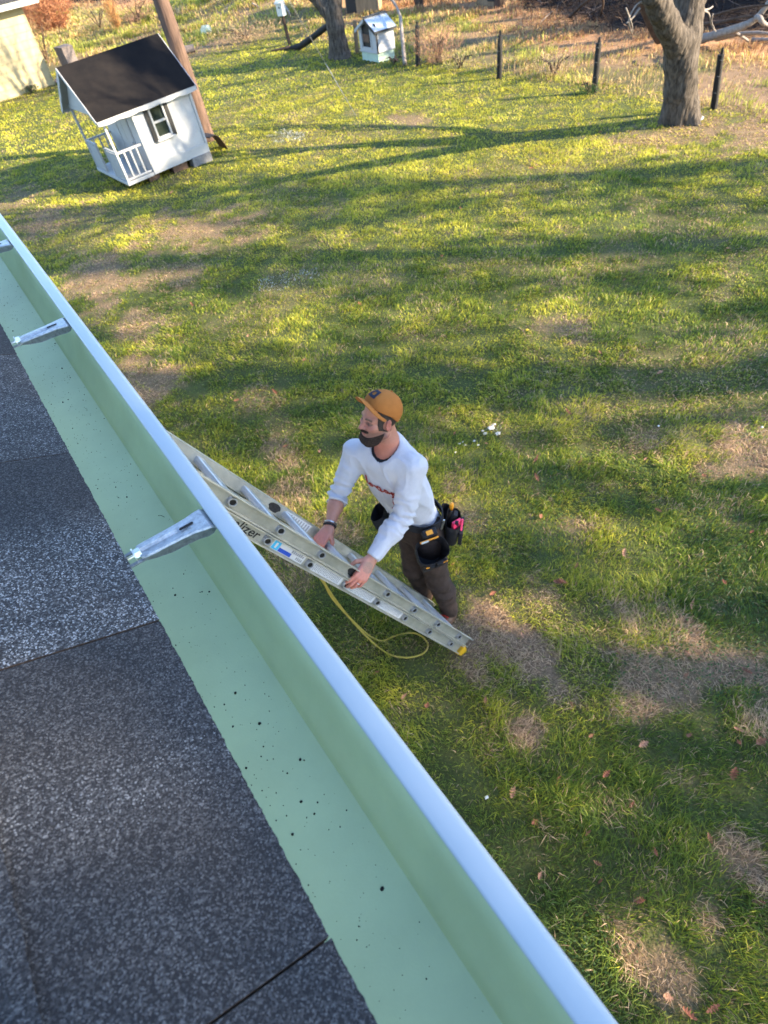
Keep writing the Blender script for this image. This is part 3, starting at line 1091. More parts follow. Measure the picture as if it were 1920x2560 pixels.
rp = [(800, 1440, .95), (811, 1460, .80), (834, 1500, .55), (876, 1546, .26), (922, 1588, .05), (954, 1602, .022), (987, 1590, .018), (1028, 1582, .018), (1056, 1592, .018), (1070, 1613, .018), (1057, 1634, .018),
      (1019, 1644, .018), (977, 1637, .018), (940, 1613, .03), (894, 1568, .16), (849, 1513, .45), (819, 1470, .75), (806, 1440, .95)]
P3 = [onz(a, b, z) for a, b, z in rp]
top1 = np.array(lad(1.15, -.03, .07))
P3 = [top1] + P3 + [np.array(lad(1.2, -.03, .075))]
g = MB()
g.tube(smooth_path(P3), 0.0062, 8)
part(g, 'rope', M['rope'], ladder, smooth=True)


# ------------------------------------------------------------------ the man steadying the ladder
def surface_net(f, lo, hi, h, blk=6):
    """mesh of f == 0 (f < 0 inside) on a grid of step h; only cells near the surface are evaluated finely"""
    lo, hi = np.array(lo, float), np.array(hi, float)
    nb = np.ceil((hi - lo) / (h * blk)).astype(int) + 1
    dims = nb * blk + 1
    bi = np.stack(np.meshgrid(*[np.arange(k) for k in nb], indexing='ij'), -1).reshape(-1, 3)
    bc = lo + (bi * blk + blk / 2) * h
    bd = f(bc)
    near = np.abs(bd) < h * blk * 1.5
    D = np.ones(dims, np.float32)
    mask = np.zeros(dims, bool)
    B = bi * blk
    for (x, y, z), d, nr in zip(B, bd, near):
        if nr:
            mask[x:x + blk + 1, y:y + blk + 1, z:z + blk + 1] = True
        elif d < 0:
            D[x:x + blk + 1, y:y + blk + 1, z:z + blk + 1] = -1
    idx = np.argwhere(mask)
    vals = np.empty(len(idx), np.float32)
    for s in range(0, len(idx), 400000):
        vals[s:s + 400000] = f(lo + idx[s:s + 400000] * h)
    D[idx[:, 0], idx[:, 1], idx[:, 2]] = vals
    S = D < 0
    c = [S[a:dims[0] - 1 + a, b:dims[1] - 1 + b, e:dims[2] - 1 + e] for a in (0, 1) for b in (0, 1) for e in (0, 1)]
    cnt = sum(k.astype(np.int8) for k in c)
    act = (cnt > 0) & (cnt < 8)
    cells = np.argwhere(act)
    vid = np.full(act.shape, -1, np.int32)
    vid[act] = np.arange(len(cells))
    acc = np.zeros((len(cells), 3))
    num = np.zeros(len(cells))
    corners = [(a, b, e) for a in (0, 1) for b in (0, 1) for e in (0, 1)]
    for p in corners:
        for ax in range(3):
            if p[ax] == 0:
                q = list(p)
                q[ax] = 1
                d0 = D[cells[:, 0] + p[0], cells[:, 1] + p[1], cells[:, 2] + p[2]]
                d1 = D[cells[:, 0] + q[0], cells[:, 1] + q[1], cells[:, 2] + q[2]]
                cr = (d0 < 0) != (d1 < 0)
                t = d0[cr] / (d0[cr] - d1[cr])
                pt = np.tile(np.array(p, float), (cr.sum(), 1))
                pt[:, ax] = t
                acc[cr] += pt
                num[cr] += 1
    V = lo + (cells + acc / num[:, None]) * h
    F = []
    for ax in range(3):
        u, v = (ax + 1) % 3, (ax + 2) % 3
        sl0 = [slice(None)] * 3
        sl1 = [slice(None)] * 3
        sl0[ax], sl1[ax] = slice(0, dims[ax] - 1), slice(1, dims[ax])
        A, Bq = S[tuple(sl0)], S[tuple(sl1)]
        e = np.argwhere(A != Bq)
        ok = (e[:, u] > 0) & (e[:, v] > 0) & (e[:, u] < dims[u] - 1) & (e[:, v] < dims[v] - 1)
        e = e[ok]
        def g(du, dv):
            q = e.copy()
            q[:, u] -= du
            q[:, v] -= dv
            return vid[q[:, 0], q[:, 1], q[:, 2]]
        quad = np.stack([g(1, 1), g(0, 1), g(0, 0), g(1, 0)], 1)
        flip = ~A[e[:, 0], e[:, 1], e[:, 2]]
        quad[flip] = quad[flip][:, ::-1]
        F.append(quad)
    F = np.concatenate(F)
    F = F[(F >= 0).all(1)]
    return V, F


def smin(a, b, k):
    h = np.clip(0.5 + 0.5 * (b - a) / k, 0, 1)
    return b + (a - b) * h - k * h * (1 - h)


def caps(p, a, b, ra, rb):
    a, b = np.array(a, float), np.array(b, float)
    ab = b - a
    t = np.clip(((p - a) @ ab) / (ab @ ab), 0, 1)
    return np.linalg.norm(p - a - t[:, None] * ab, axis=1) - (ra + (rb - ra) * t)


def ell(p, c, ax, r):
    """ellipsoid with axes (rows of ax) and radii r"""
    q = (p - np.array(c)) @ np.array(ax).T
    r = np.array(r)
    k0 = np.linalg.norm(q / r, axis=1)
    k1 = np.linalg.norm(q / (r * r), axis=1) + 1e-9
    return k0 * (k0 - 1) / k1


def nrm(v):
    v = np.array(v, float)
    return v / np.linalg.norm(v)


I3 = np.eye(3)
# joints (metres, yard axes)
J = dict(
    neck=(1.168, 2.0, 1.585), head=(1.128, 2.0, 1.800), chest=(1.150, 2.0, 1.40), belly=(1.215, 1.985, 1.14), pelvis=(1.265, 1.98, 0.93),
    Lsh=(1.184, 1.846, 1.553), Lel=(1.061, 1.800, 1.305), Lwr=(0.797, 1.738, 1.226),
    Rsh=(1.048, 2.160, 1.525), Rel=(0.895, 2.175, 1.300), Rwr=(0.740, 2.050, 1.236),
    Lhip=(1.262, 1.895, 0.86), Lkn=(1.290, 1.865, 0.455), Lan=(1.338, 1.84, 0.085),
    Rhip=(1.270, 2.065, 0.86), Rkn=(1.235, 2.045, 0.46), Ran=(1.290, 2.06, 0.085))
J = {k: np.array(v) for k, v in J.items()}
TF = nrm((-0.93, -0.37, 0.0))                             # where the chest points
TL = nrm((0.37, -0.93, -0.05))                            # his left
TU = nrm((-0.12, 0.02, 1.0))
TF = nrm(np.cross(TL, TU)) * 1.0
if TF[0] > 0:
    TF = -TF
TAX = np.array([TF, TL, TU])
HF = nrm((-0.95, 0.06, 0.25))                           # where the face points
HL = nrm(np.cross((0.27, 0.03, 1.0), HF))
HU = np.cross(HF, HL)
HAX = np.array([HF, HL, HU])
HC = J['head']


HS = 0.93


def hq(p):
    return (p - HC) @ HAX.T / HS


def head_sdf(p):
    q = hq(p)
    d = ell(q, (-0.014, 0, 0.040), I3, (0.100, 0.077, 0.094))
    d = smin(d, ell(q, (0.026, 0, -0.035), I3, (0.070, 0.061, 0.088)), 0.03)
    d = smin(d, caps(q, (0.062, -0.018, -0.104), (0.062, 0.018, -0.104), 0.026, 0.026), 0.03)
    for s in (-1, 1):
        d = smin(d, caps(q, (0.060, s * 0.020, -0.102), (-0.005, s * 0.058, -0.065), 0.020, 0.022), 0.025)
        d = smin(d, caps(q, (0.084, s * 0.010, 0.030), (0.070, s * 0.048, 0.028), 0.012, 0.011), 0.014)
        d = smin(d, ell(q, (0.064, s * 0.042, -0.014), I3, (0.024, 0.022, 0.018)), 0.02)
        # eye hollow
        sock = ell(q, (0.096, s * 0.032, 0.010), I3, (0.020, 0.019, 0.012))
        d = -smin(-d, sock, 0.008)
        d = np.minimum(d, ell(q, (0.076, s * 0.032, 0.009), I3, (0.0125, 0.0145, 0.0115)))
    d = smin(d, caps(q, (0.086, 0, 0.020), (0.113, 0, -0.020), 0.0085, 0.0120), 0.010)
    for s in (-1, 1):
        d = smin(d, ell(q, (0.098, s * 0.0125, -0.024), I3, (0.012, 0.008, 0.008)), 0.006)
    d = smin(d, ell(q, (0.086, 0, -0.050), I3, (0.014, 0.026, 0.0075)), 0.007)
    d = smin(d, ell(q, (0.084, 0, -0.063), I3, (0.014, 0.022, 0.008)), 0.007)
    mouth = ell(q, (0.100, 0, -0.0565), I3, (0.014, 0.024, 0.0024))
    d = -smin(-d, mouth, 0.003)
    for s in (-1, 1):
        ax = np.array([nrm((1, s * 0.35, -0.15)), nrm((-s * 0.35, 1, 0)) * 1, (0, 0, 1)])
        e = ell(q, (-0.006, s * 0.080, -0.002), ax, (0.021, 0.009, 0.033))
        e = -smin(-e, ell(q, (0.000, s * 0.090, 0.002), ax, (0.012, 0.007, 0.020)), 0.004)
        d = smin(d, e, 0.006)
    return d * HS


def hand_prims(wr, kn, back, thumb_side, curl, spread=1.0, grip=0.0, tuck=1.0):
    """capsules of a gripping hand: wr wrist, kn middle knuckle, back = normal of the back of the hand,
    thumb_side = +1 / -1 along the knuckle line, curl = (a1, a2, a3) bend of the three finger joints"""
    fwd = nrm(kn - wr)
    back = nrm(back - fwd * (back @ fwd))
    side = np.cross(back, fwd) * thumb_side               # points to the thumb
    out = []
    offs = [0.030, 0.010, -0.011, -0.031]
    lens = [(0.043, 0.026, 0.021), (0.047, 0.030, 0.022), (0.044, 0.028, 0.021), (0.035, 0.021, 0.018)]
    rad = [0.0100, 0.0102, 0.0096, 0.0084]
    for i in range(4):
        k = kn + side * offs[i] * spread + fwd * (0.004, 0.008, 0.003, -0.008)[i]
        out.append(('palm', wr + side * offs[i] * 0.55 + back * 0.002, k, 0.0175, 0.0120))
        p, ang = k, 0.0
        for j in range(3):
            ang += curl[j] * (1 + 0.06 * (i - 1.5))
            dirn = fwd * math.cos(ang) - back * math.sin(ang) + side * (0.10 - 0.07 * i) * (1 if j == 0 else 0)
            q = p + nrm(dirn) * lens[i][j]
            out.append(('finger', p, q, rad[i] * (1 - 0.06 * j), rad[i] * (0.94 - 0.08 * j)))
            p = q
    base = wr + fwd * 0.024 + side * 0.026 - back * 0.004
    m = base + nrm(fwd * 0.55 + side * 0.62 - back * 0.45 * tuck) * 0.042
    e = m + nrm(fwd * 0.75 + side * 0.10 - back * 0.75 * tuck) * 0.034
    t = e + nrm(fwd * 0.55 - side * 0.25 - back * 0.8 * tuck) * 0.026
    out += [('palm', wr + side * .012, base, 0.018, 0.0165), ('thumb', base, m, 0.0155, 0.0120), ('thumb', m, e, 0.0118, 0.0108), ('thumb', e, t, 0.0105, 0.0088)]
    return out


LKN = np.array([0.694, 1.687, 1.214])
RKN = np.array([0.656, 2.020, 1.226])
HANDS = [hand_prims(J['Lwr'], LKN, np.array([0.35, -0.72, 0.62]), -1, (0.55, 0.75, 0.6)),
         hand_prims(J['Rwr'], RKN, np.array([0.15, -0.05, 0.98]), 1, (1.25, 1.3, 0.8))]


def hand_sdf(p, prims):
    c = prims[0][1]
    d = np.linalg.norm(p - c, axis=1) - 0.17
    near = d < 0.06
    out = d + 0.02
    if near.any():
        q = p[near]
        h = None
        for k, a, b, ra, rb in prims:
            e = caps(q, a, b, ra, rb)
            h = e if h is None else smin(h, e, 0.009 if k == 'palm' else 0.0035)
        out[near] = h
    return out


def torso_sdf(p, g=0.0):
    d = ell(p, J['chest'] - TF * .006, TAX, (0.108 + g, 0.162 + g, 0.225 + g))
    d = smin(d, ell(p, J['belly'] - TF * .012 + TU * .02, TAX, (0.107 + g, 0.145 + g, 0.24 + g)), 0.08)
    d = smin(d, ell(p, J['pelvis'], TAX, (0.112 + g, 0.152 + g, 0.15 + g)), 0.06)
    d = smin(d, caps(p, J['Lsh'] + TU * 0.004, J['Rsh'] + TU * 0.004, 0.056 + g, 0.056 + g), 0.07)
    for s in ('Lsh', 'Rsh'):
        d = smin(d, caps(p, J['neck'] + TU * 0.03 - TF * .012, J[s] - (J[s] - J['neck']) * .12, 0.046 + g, 0.050 + g), 0.05)
    return d


def arm_sdf(p, s, g=0.0, k=1.0):
    sh, el, wr = J[s + 'sh'], J[s + 'el'], J[s + 'wr']
    d = caps(p, sh, el, 0.056 + g, 0.044 + g * k)
    d = smin(d, caps(p, el, el + (wr - el) * 0.35, 0.043 + g * k, 0.046 + g * k), 0.02)
    return smin(d, caps(p, el + (wr - el) * .35, wr, 0.044 + g * k, 0.0275 + g * k), 0.02)


def leg_sdf(p, s, g=0.0):
    hp, kn, an = J[s + 'hip'], J[s + 'kn'], J[s + 'an']
    d = caps(p, hp, kn, 0.088 + g, 0.062 + g)
    d = smin(d, caps(p, kn, kn + (an - kn) * .4 - TF * .012, 0.058 + g, 0.056 + g), 0.03)
    return smin(d, caps(p, kn + (an - kn) * .4 - TF * .012, an, 0.056 + g, 0.040 + g * 1.6), 0.03)


def body_sdf(p):
    d = head_sdf(p)
    d = smin(d, caps(p, HC + HAX.T @ np.array((-0.030, 0, -0.055)), J['neck'] - np.array([0, 0, .03]), 0.054, 0.064), 0.025)
    d = smin(d, torso_sdf(p, -0.012), 0.03)
    for s in 'LR':
        d = smin(d, arm_sdf(p, s, -0.004), 0.02)
        d = smin(d, leg_sdf(p, s, -0.012), 0.04)
    for h in HANDS:
        d = smin(d, hand_sdf(p, h), 0.012)
    return d


person = thing('person', 'man in tan cap and white long-sleeved shirt holding the ladder with both hands', 'person', loc=(1.30, 1.95, 0))


def pp(V, F, name, mat, parent=person, cols=None, smooth=True):
    o = np_mesh(name, V, F, mat, cols, smooth=smooth)
    o.parent = parent
    o.matrix_parent_inverse = Matrix.Translation(-Vector(person.location)) if parent is person else Matrix.Identity(4)
    return o


V, F = surface_net(body_sdf, (0.50, 1.45, 0.02), (1.50, 2.32, 1.99), 0.0046)
q = hq(V)
n = len(V)
sk = np.tile(np.array([0.40, 0.180, 0.125]), (n, 1))
ishead = (np.abs(q).max(1) < 0.16) & (q[:, 2] > -0.15)
def tint(w, c):
    global sk
    w = np.clip(w, 0, 1)[:, None]
    sk = sk * (1 - w) + np.array(c) * w
tint(ishead * sstep(0.05, 0.0, np.abs(q[:, 2] + 0.012)) * sstep(0.05, 0.08, q[:, 0]) * 0.6, (0.34, 0.120, 0.090))       # ruddy nose and cheeks
tint(ishead * sstep(0.07, 0.085, np.abs(q[:, 1])) * 0.6, (0.34, 0.09, 0.075))                                          # ears
tint(sstep(-0.10, -0.16, q[:, 2]) * (q[:, 2] > -0.32) * (V[:, 2] > 1.5) * 0.6, (0.44, 0.135, 0.085))                     # sunburnt neck
tint(ishead * (np.hypot((q[:, 1]) / 1.0, (q[:, 2] + 0.0575) * 2.2) < 0.021) * (q[:, 0] > 0.075) * 0.8, (0.27, 0.075, 0.065))  # lips
stub = ishead * sstep(-0.020, -0.050, q[:, 2] + .35 * np.maximum(0, .02 - q[:, 0]) * -1) * sstep(-0.03, 0.015, q[:, 0]) * sstep(-.135, -.11, q[:, 2]) * (np.hypot(q[:, 1], (q[:, 2] + 0.0575) * 2.0) > 0.025)
tint(stub * 0.62, (0.07, 0.040, 0.032))
brow = ishead * sstep(0.008, 0.004, np.abs(q[:, 2] - 0.031 + 0.10 * np.maximum(0, np.abs(q[:, 1]) - .04))) * (np.abs(q[:, 1]) > 0.013) * (np.abs(q[:, 1]) < 0.052) * (q[:, 0] > 0.06)
tint(brow * 0.85, (0.07, 0.045, 0.03))
for s in (-1, 1):
    ey = np.sqrt(((q[:, 1] - s * 0.032) / 0.015) ** 2 + ((q[:, 2] - 0.008) / 0.008) ** 2)
    tint(ishead * (ey < 1.4) * (q[:, 0] > 0.065) * 0.75, (0.11, 0.05, 0.04))  # darkened eye sockets: their shade put into the skin colour
    tint(ishead * (ey < 0.62) * (q[:, 0] > 0.075), (0.07, 0.05, 0.04))
for h, (kn, bk) in zip(HANDS, ((LKN, 0), (RKN, 0))):
    dd = np.linalg.norm(V - kn, axis=1)
    tint((dd < 0.13) * sstep(0.10, 0.03, dd) * 0.55, (0.50, 0.150, 0.110))
    for a in h:
        if a[0] == 'finger':
            tint(sstep(0.013, 0.009, np.linalg.norm(V - a[1], axis=1)) * 0.3, (0.38, 0.10, 0.075))
# tattoo on the back of the left hand
bkv = nrm(np.array([0.35, -0.72, 0.62]))
mid = J['Lwr'] * 0.55 + LKN * 0.45 + bkv * 0.015
dd = np.linalg.norm((V - mid), axis=1)
tint((dd < 0.030) * (0.35 + 0.25 * (vnoise3(V * 220, 4) > .5)), (0.14, 0.11, 0.085))
body = pp(V, F, 'body', M['skin'], cols=sk)


def wrinkle(p, amp=0.004, sc=26, seed=0, ax=(1, 1, 1)):
    return amp * (vnoise3(p * np.array(ax) * sc, seed) - 0.5) + amp * 0.5 * (vnoise3(p * np.array(ax) * sc * 2.2, seed + 3) - 0.5)


def along(p, a, b):
    ab = b - a
    return ((p - a) @ ab) / (ab @ ab)


def shirt_sdf(p):
    d = torso_sdf(p, 0.006)
    for s in 'LR':
        el, wr, sh = J[s + 'el'], J[s + 'wr'], J[s + 'sh']
        a = arm_sdf(p, s, 0.011, 0.85)
        # bunched folds at the elbow and forearm
        de = np.linalg.norm(p - el, axis=1)
        t = (p - el) @ nrm(wr - sh)
        fold = np.sin(t * 150 + 5 * vnoise3(p * 22, 8)) * 0.0095 * np.exp(-(de / 0.11) ** 2)
        a = a + fold
        cut = (p - (el + (wr - el) * (0.94 if s == 'L' else 0.26))) @ nrm(wr - el)
        a = np.maximum(a, cut)
        d = smin(d, a, 0.022)
    d = d + wrinkle(p, 0.013, 10, 2, (1, 1, 0.5)) + 0.004 * np.abs(vnoise3(p * np.array((16, 16, 9)), 17) - .5)
    # creases: ridged noise, drawn out along the pull of the cloth
    rn = vnoise3(np.stack([(p @ TF) * 13, (p @ TL) * 15 + p[:, 2] * 5, p[:, 2] * 6], 1), 23)
    d = d - 0.0060 * np.maximum(0, 1 - np.abs(2 * rn - 1) * 3.2) + 0.0005
    # drape: long soft folds running from the armpits to the belt
    u = (p - J['chest']) @ TL
    fr = (p - J['chest']) @ TF
    d = d + 0.0035 * np.sin(u * 70 + (p[:, 2]) * 26 + 3 * vnoise3(p * 9, 12)) * sstep(1.42, 1.2, p[:, 2]) * (np.abs(u) < .2)
    d = np.maximum(d, -((p - np.array([0, 0, 1.02])) @ nrm((0.10, 0.0, 1.0)) - 0.10))           # tucked in at the belt
    nk = caps(p, HC + HAX.T @ np.array((-0.02, 0, -0.10)), J['neck'] + TF * 0.035 - TU * 0.005, 0.075, 0.076)
    d = np.maximum(d, -nk)
    return d


V, F = surface_net(shirt_sdf, (0.62, 1.52, 0.95), (1.45, 2.32, 1.72), 0.0052)
shirt = pp(V, F, 'shirt', M['shirt'])
# dark undershirt edge in the neck opening
V, F = surface_net(lambda p: np.maximum(torso_sdf(p, -0.006), -caps(p, HC + HAX.T @ np.array((-0.02, 0, -0.10)), J['neck'] + TF * 0.028 + TU * 0.004, 0.068, 0.064)) + 0 * p[:, 0] if True else None,
                   (0.98, 1.84, 1.46), (1.32, 2.16, 1.68), 0.006)
pp(V, F, 'undershirt', M['nylon'])


def pants_sdf(p):
    d = ell(p, J['pelvis'], TAX, (0.122, 0.163, 0.16))
    for s in 'LR':
        a = leg_sdf(p, s, 0.012)
        kn = J[s + 'kn']
        a = a + np.sin((p[:, 2]) * 62 + 6 * vnoise3(p * 13, 5)) * 0.0065 * np.exp(-((p[:, 2] - kn[2] + .08) / 0.22) ** 2)
        d = smin(d, a, 0.03)
    d = d + wrinkle(p, 0.008, 17, 6)
    d = np.maximum(d, p[:, 2] - 1.075)
    return np.maximum(d, 0.045 - p[:, 2])


V, F = surface_net(pants_sdf, (1.02, 1.70, 0.02), (1.56, 2.30, 1.12), 0.0066)
pp(V, F, 'trousers', M['pants'])

for s, dx in (('L', (-0.90, -0.42, 0)), ('R', (-0.98, -0.1, 0))):
    an = J[s + 'an']
    dx = nrm(dx)
    sd = np.array([-dx[1], dx[0], 0])
    ax = np.array([dx, sd, (0, 0, 1.0)])
    def shoe(p):
        d = ell(p, (an[0] + dx[0] * .055, an[1] + dx[1] * .055, 0.040), ax, (0.145, 0.050, 0.050))
        d = smin(d, caps(p, (an[0], an[1], 0.05), (an[0] - dx[0] * .01, an[1] - dx[1] * .01, 0.13), 0.048, 0.044), 0.03)
        return np.maximum(d, 0.004 - p[:, 2])
    V, F = surface_net(shoe, (an[0] - .26, an[1] - .26, -.01), (an[0] + .26, an[1] + .26, .2), 0.006)
    sh_ = pp(V, F, 'shoe', M['leather'])
    g = MB()
    for k in range(4):
        c = np.array([an[0], an[1], 0.115 - 0.010 * k]) + dx * (0.052 + 0.018 * k)
        g.tube([c - sd * .028, c + np.array([0, 0, .008]), c + sd * .028], 0.0045, 6)
    rel(g.build('laces', M['red_lace'], sh_))

# beard, hair ------------------------------------------------------
def beard_sdf(p):
    q = hq(p)
    d = head_sdf(p) - 0.0050 - 0.004 * sstep(-0.07, -0.11, q[:, 2]) - 0.003 * (vnoise3(p * 240, 3) - .5)
    top = q[:, 2] - (-0.050 - 0.38 * np.maximum(0, q[:, 0] - 0.02) + 1.3 * np.maximum(0, 0.016 - q[:, 0]))
    reg = np.maximum(top, 0.016 - q[:, 0] - 0.35 * (q[:, 2] + 0.06))
    reg = np.maximum(reg, -(q[:, 2] + 0.105) - 0.35 * q[:, 0] + 0.004)
    mous = np.maximum(np.maximum(q[:, 2] + 0.036, -0.049 - q[:, 2]), np.abs(q[:, 1]) - 0.034)
    mous = np.maximum(mous, 0.06 - q[:, 0])
    reg = np.minimum(reg, mous)
    lips = np.hypot(q[:, 1] * 0.9, (q[:, 2] + 0.0575) * 2.4) - 0.020
    reg = np.maximum(reg, -np.maximum(lips, 0.06 - q[:, 0]))
    reg = np.maximum(reg, -0.155 - q[:, 2])
    return np.maximum(d, reg * 0.7)


V, F = surface_net(beard_sdf, HC - .2, HC + .2, 0.0034)
pp(V, F, 'beard', M['beard'])


def hair_sdf(p):
    q = hq(p)
    d = head_sdf(p) - 0.0028
    reg = np.maximum(q[:, 0] - 0.050 + 0.3 * np.maximum(0, -q[:, 2]), -0.048 - q[:, 2] + 0.30 * np.maximum(0, q[:, 0] + 0.03))
    reg = np.maximum(reg, 0.052 - np.hypot(q[:, 1], np.minimum(q[:, 0] + 0.02, 0)))
    ear = ell(q, (-0.004, 0.082, -0.002), I3, (0.027, 0.03, 0.036))
    ear2 = ell(q, (-0.004, -0.082, -0.002), I3, (0.027, 0.03, 0.036))
    return np.maximum(np.maximum(d, reg), -np.minimum(ear, ear2))


V, F = surface_net(hair_sdf, HC - .2, HC + .2, 0.0036)
pp(V, F, 'hair', M['hair'])

# cap --------------------------------------------------------------
ct = R(27)
CF = HF * math.cos(ct) + HU * math.sin(ct)
CU = HU * math.cos(ct) - HF * math.sin(ct)
CAX = np.array([CF, HL, CU])
CC = HC + HAX.T @ np.array((-0.012, 0, 0.054))


CS = 0.93


def cq(p):
    return (p - CC) @ CAX.T / CS


def cap_sdf(p):
    q = cq(p)
    d = ell(q, (-0.002, 0, 0.0), I3, (0.113, 0.094, 0.100))
    # panel seams and a squarer front
    th = np.arctan2(q[:, 1], q[:, 0])
    d = d + 0.0012 * np.exp(-(((th % (math.pi / 3)) - math.pi / 6) / 0.035) ** 2) - 0.006 * sstep(0.03, 0.10, q[:, 0]) * sstep(0.0, 0.05, q[:, 2]) * sstep(0.1, .06, q[:, 2])
    return np.maximum(d, -0.004 - q[:, 2] + 0.30 * np.minimum(0, q[:, 0])) * CS


V, F = surface_net(cap_sdf, CC - .2, CC + .2, 0.004)
cap = pp(V, F, 'cap', M['cap'])
g = MB()
rows_t, rows_b = [], []
for i in range(25):
    a = R(-80 + 160 * i / 24)
    rt, rb = [], []
    for j in range(9):
        t = j / 8
        ext = 0.062 * (math.cos(a * 0.62) ** 0.8) * t
        x = 0.111 * math.cos(a) * (1 - .02 * t) + ext * (0.25 + 0.75 * math.cos(a))
        y = 0.092 * math.sin(a) + ext * 0.30 * math.sin(a)
        z = 0.010 + 0.016 * t - 4.4 * y * y - 0.012 * t * t
        for lst, dz in ((rt, 0.0018), (rb, -0.0018)):
            lst.append(tuple(CC + CAX.T @ (np.array((x, y, z + dz)) * CS)))
    rows_t.append(rt)
    rows_b.append(rb)
g.grid(rows_t)
g.grid([r_[::-1] for r_ in rows_b])
g.grid([[a[-1], b[-1]] for a, b in zip(rows_t, rows_b)])
for side in (0, -1):
    g.grid([rows_t[side], rows_b[side]])
rel(g.build('brim', M['cap'], cap, smooth=True))
g = MB()
def dome(u, v, off=0.0022):
    a, e = u, v
    d3 = np.array((0.113 * math.cos(a) * math.cos(e), 0.094 * math.sin(a) * math.cos(e), 0.100 * math.sin(e)))
    return tuple(CC + CAX.T @ ((d3 * (1 + off / 0.1) + np.array((-0.002 + .0055, 0, 0))) * CS))
def patch(u0, u1, v0, v1, off):
    k = 6
    g.grid([[dome(u0 + (u1 - u0) * i / k, v0 + (v1 - v0) * j / k, off) for j in range(k + 1)] for i in range(k + 1)])
A0, A1, E0, E1 = -0.30, 0.34, 0.42, 0.93
patch(A0, A1, E0, E0 + .15, 0.004)
patch(A0, A1, E1 - .15, E1, 0.004)
patch(A0, A0 + .2, E0 + .15, E1 - .15, 0.004)
patch(A1 - .2, A1, E0 + .15, E1 - .15, 0.004)
rel(g.build('emblem', M['cap_dark'], cap, smooth=True))
g = MB()                                                  # closure strap and button
g.tube([tuple(CC + CAX.T @ np.array((-0.002, 0, 0.0925))), tuple(CC + CAX.T @ np.array((-0.002, 0, 0.097)))], [0.008, 0.005], 10)
rel(g.build('button', M['cap'], cap, smooth=True))

# wristbands and ring
def band(c, axis_, r0, w, name, mat, n=20, bead=False):
    g = MB()
    axis_ = nrm(axis_)
    u = nrm(np.cross(axis_, (0.3, 0.2, 1)))
    v = np.cross(axis_, u)
    P = [c + (u * math.cos(t) + v * math.sin(t)) * r0 for t in np.linspace(0, 2 * math.pi, n + 1)]
    g.tube(P, [w * (1 + (0.35 if bead and i % 2 else 0)) for i in range(n + 1)], 8, cap=False)
    return part_person(g, name, mat)


def part_person(g, name, mat, parent=None, **kw):
    o = g.build(name, mat, None, **kw)
    if parent is None:
        o.parent = person
        o.matrix_parent_inverse = Matrix.Translation(-Vector(person.location))
    else:
        o.parent = parent
    return o


rw, re_ = J['Rwr'], J['Rel']
band(rw + (re_ - rw) * 0.10, rw - re_, 0.0305, 0.0052, 'bracelet', M['nylon'], 24, True)
band(rw + (re_ - rw) * 0.17, rw - re_, 0.0315, 0.0042, 'bracelet', M['steel'], 24, True)
lf = [a for a in HANDS[0] if a[0] == 'finger']
rf = lf[6]
band(rf[1] + (rf[2] - rf[1]) * 0.55, rf[2] - rf[1], 0.0098, 0.0022, 'ring', M['steel'], 14)

# faded red lettering across the chest: strokes laid on the cloth
def on_shirt(u, v):
    """project a point of the chest plane back on to the shirt"""
    o = J['chest'] + TL * u + TU * v + TF * 0.26
    p = o.copy()
    for _ in range(60):
        dd = shirt_sdf(p[None])[0]
        if dd < 0.0004:
            break
        p = p - TF * max(dd * 0.7, 0.0004)
    return p + TF * 0.0028


strokes = []
def st(*pts):
    strokes.append(pts)
def arc(cx, cy, rx, ry, a0, a1, n=7):
    return [(cx + rx * math.cos(R(a0 + (a1 - a0) * i / n)), cy + ry * math.sin(R(a0 + (a1 - a0) * i / n))) for i in range(n + 1)]
# hand-lettered shapes from his right to his left (u is + to his left)
x = -0.105
st((x, .045), (x + .002, .0), (x + .012, -.004), (x + .020, .004))
st(*arc(x + .034, .006, .009, .011, 0, 330), (x + .046, -.003))
st(*arc(x + .062, .004, .008, .009, 150, -40))
st(*arc(x + .088, .008, .012, .016, 0, 360))
st((x + .100, .012), (x + .104, -.006), (x + .114, -.004))
st(*arc(x + .132, .006, .010, .012, 20, 340))
st((x + .143, .014), (x + .146, -.004), (x + .156, .006), (x + .164, -.002))
st((x + .166, .016), (x + .168, -.026), (x + .158, -.032))
st(*arc(x + .184, .006, .009, .010, 0, 300))
st((x + .197, .012), (x + .206, -.006), (x + .213, -.002))
g = MB()
for s_ in strokes:
    dense = []
    for a, b in zip(s_[:-1], s_[1:]):
        for k in range(3):
            dense.append((a[0] + (b[0] - a[0]) * k / 3, a[1] + (b[1] - a[1]) * k / 3))
    dense.append(s_[-1])
    P = [on_shirt(u_, v_ - 0.005) for u_, v_ in dense]
    for i in range(len(P) - 1):
        dirn = P[i + 1] - P[i]
        dirn = dirn / (np.linalg.norm(dirn) + 1e-9)
        sd = np.cross(TF, dirn) * 0.0056
        g.add([P[i] - sd - dirn * .002, P[i + 1] - sd + dirn * .002, P[i + 1] + sd + dirn * .002, P[i] + sd - dirn * .002], [(0, 1, 2, 3)])
rel(g.build('lettering', M['print_red'], shirt))

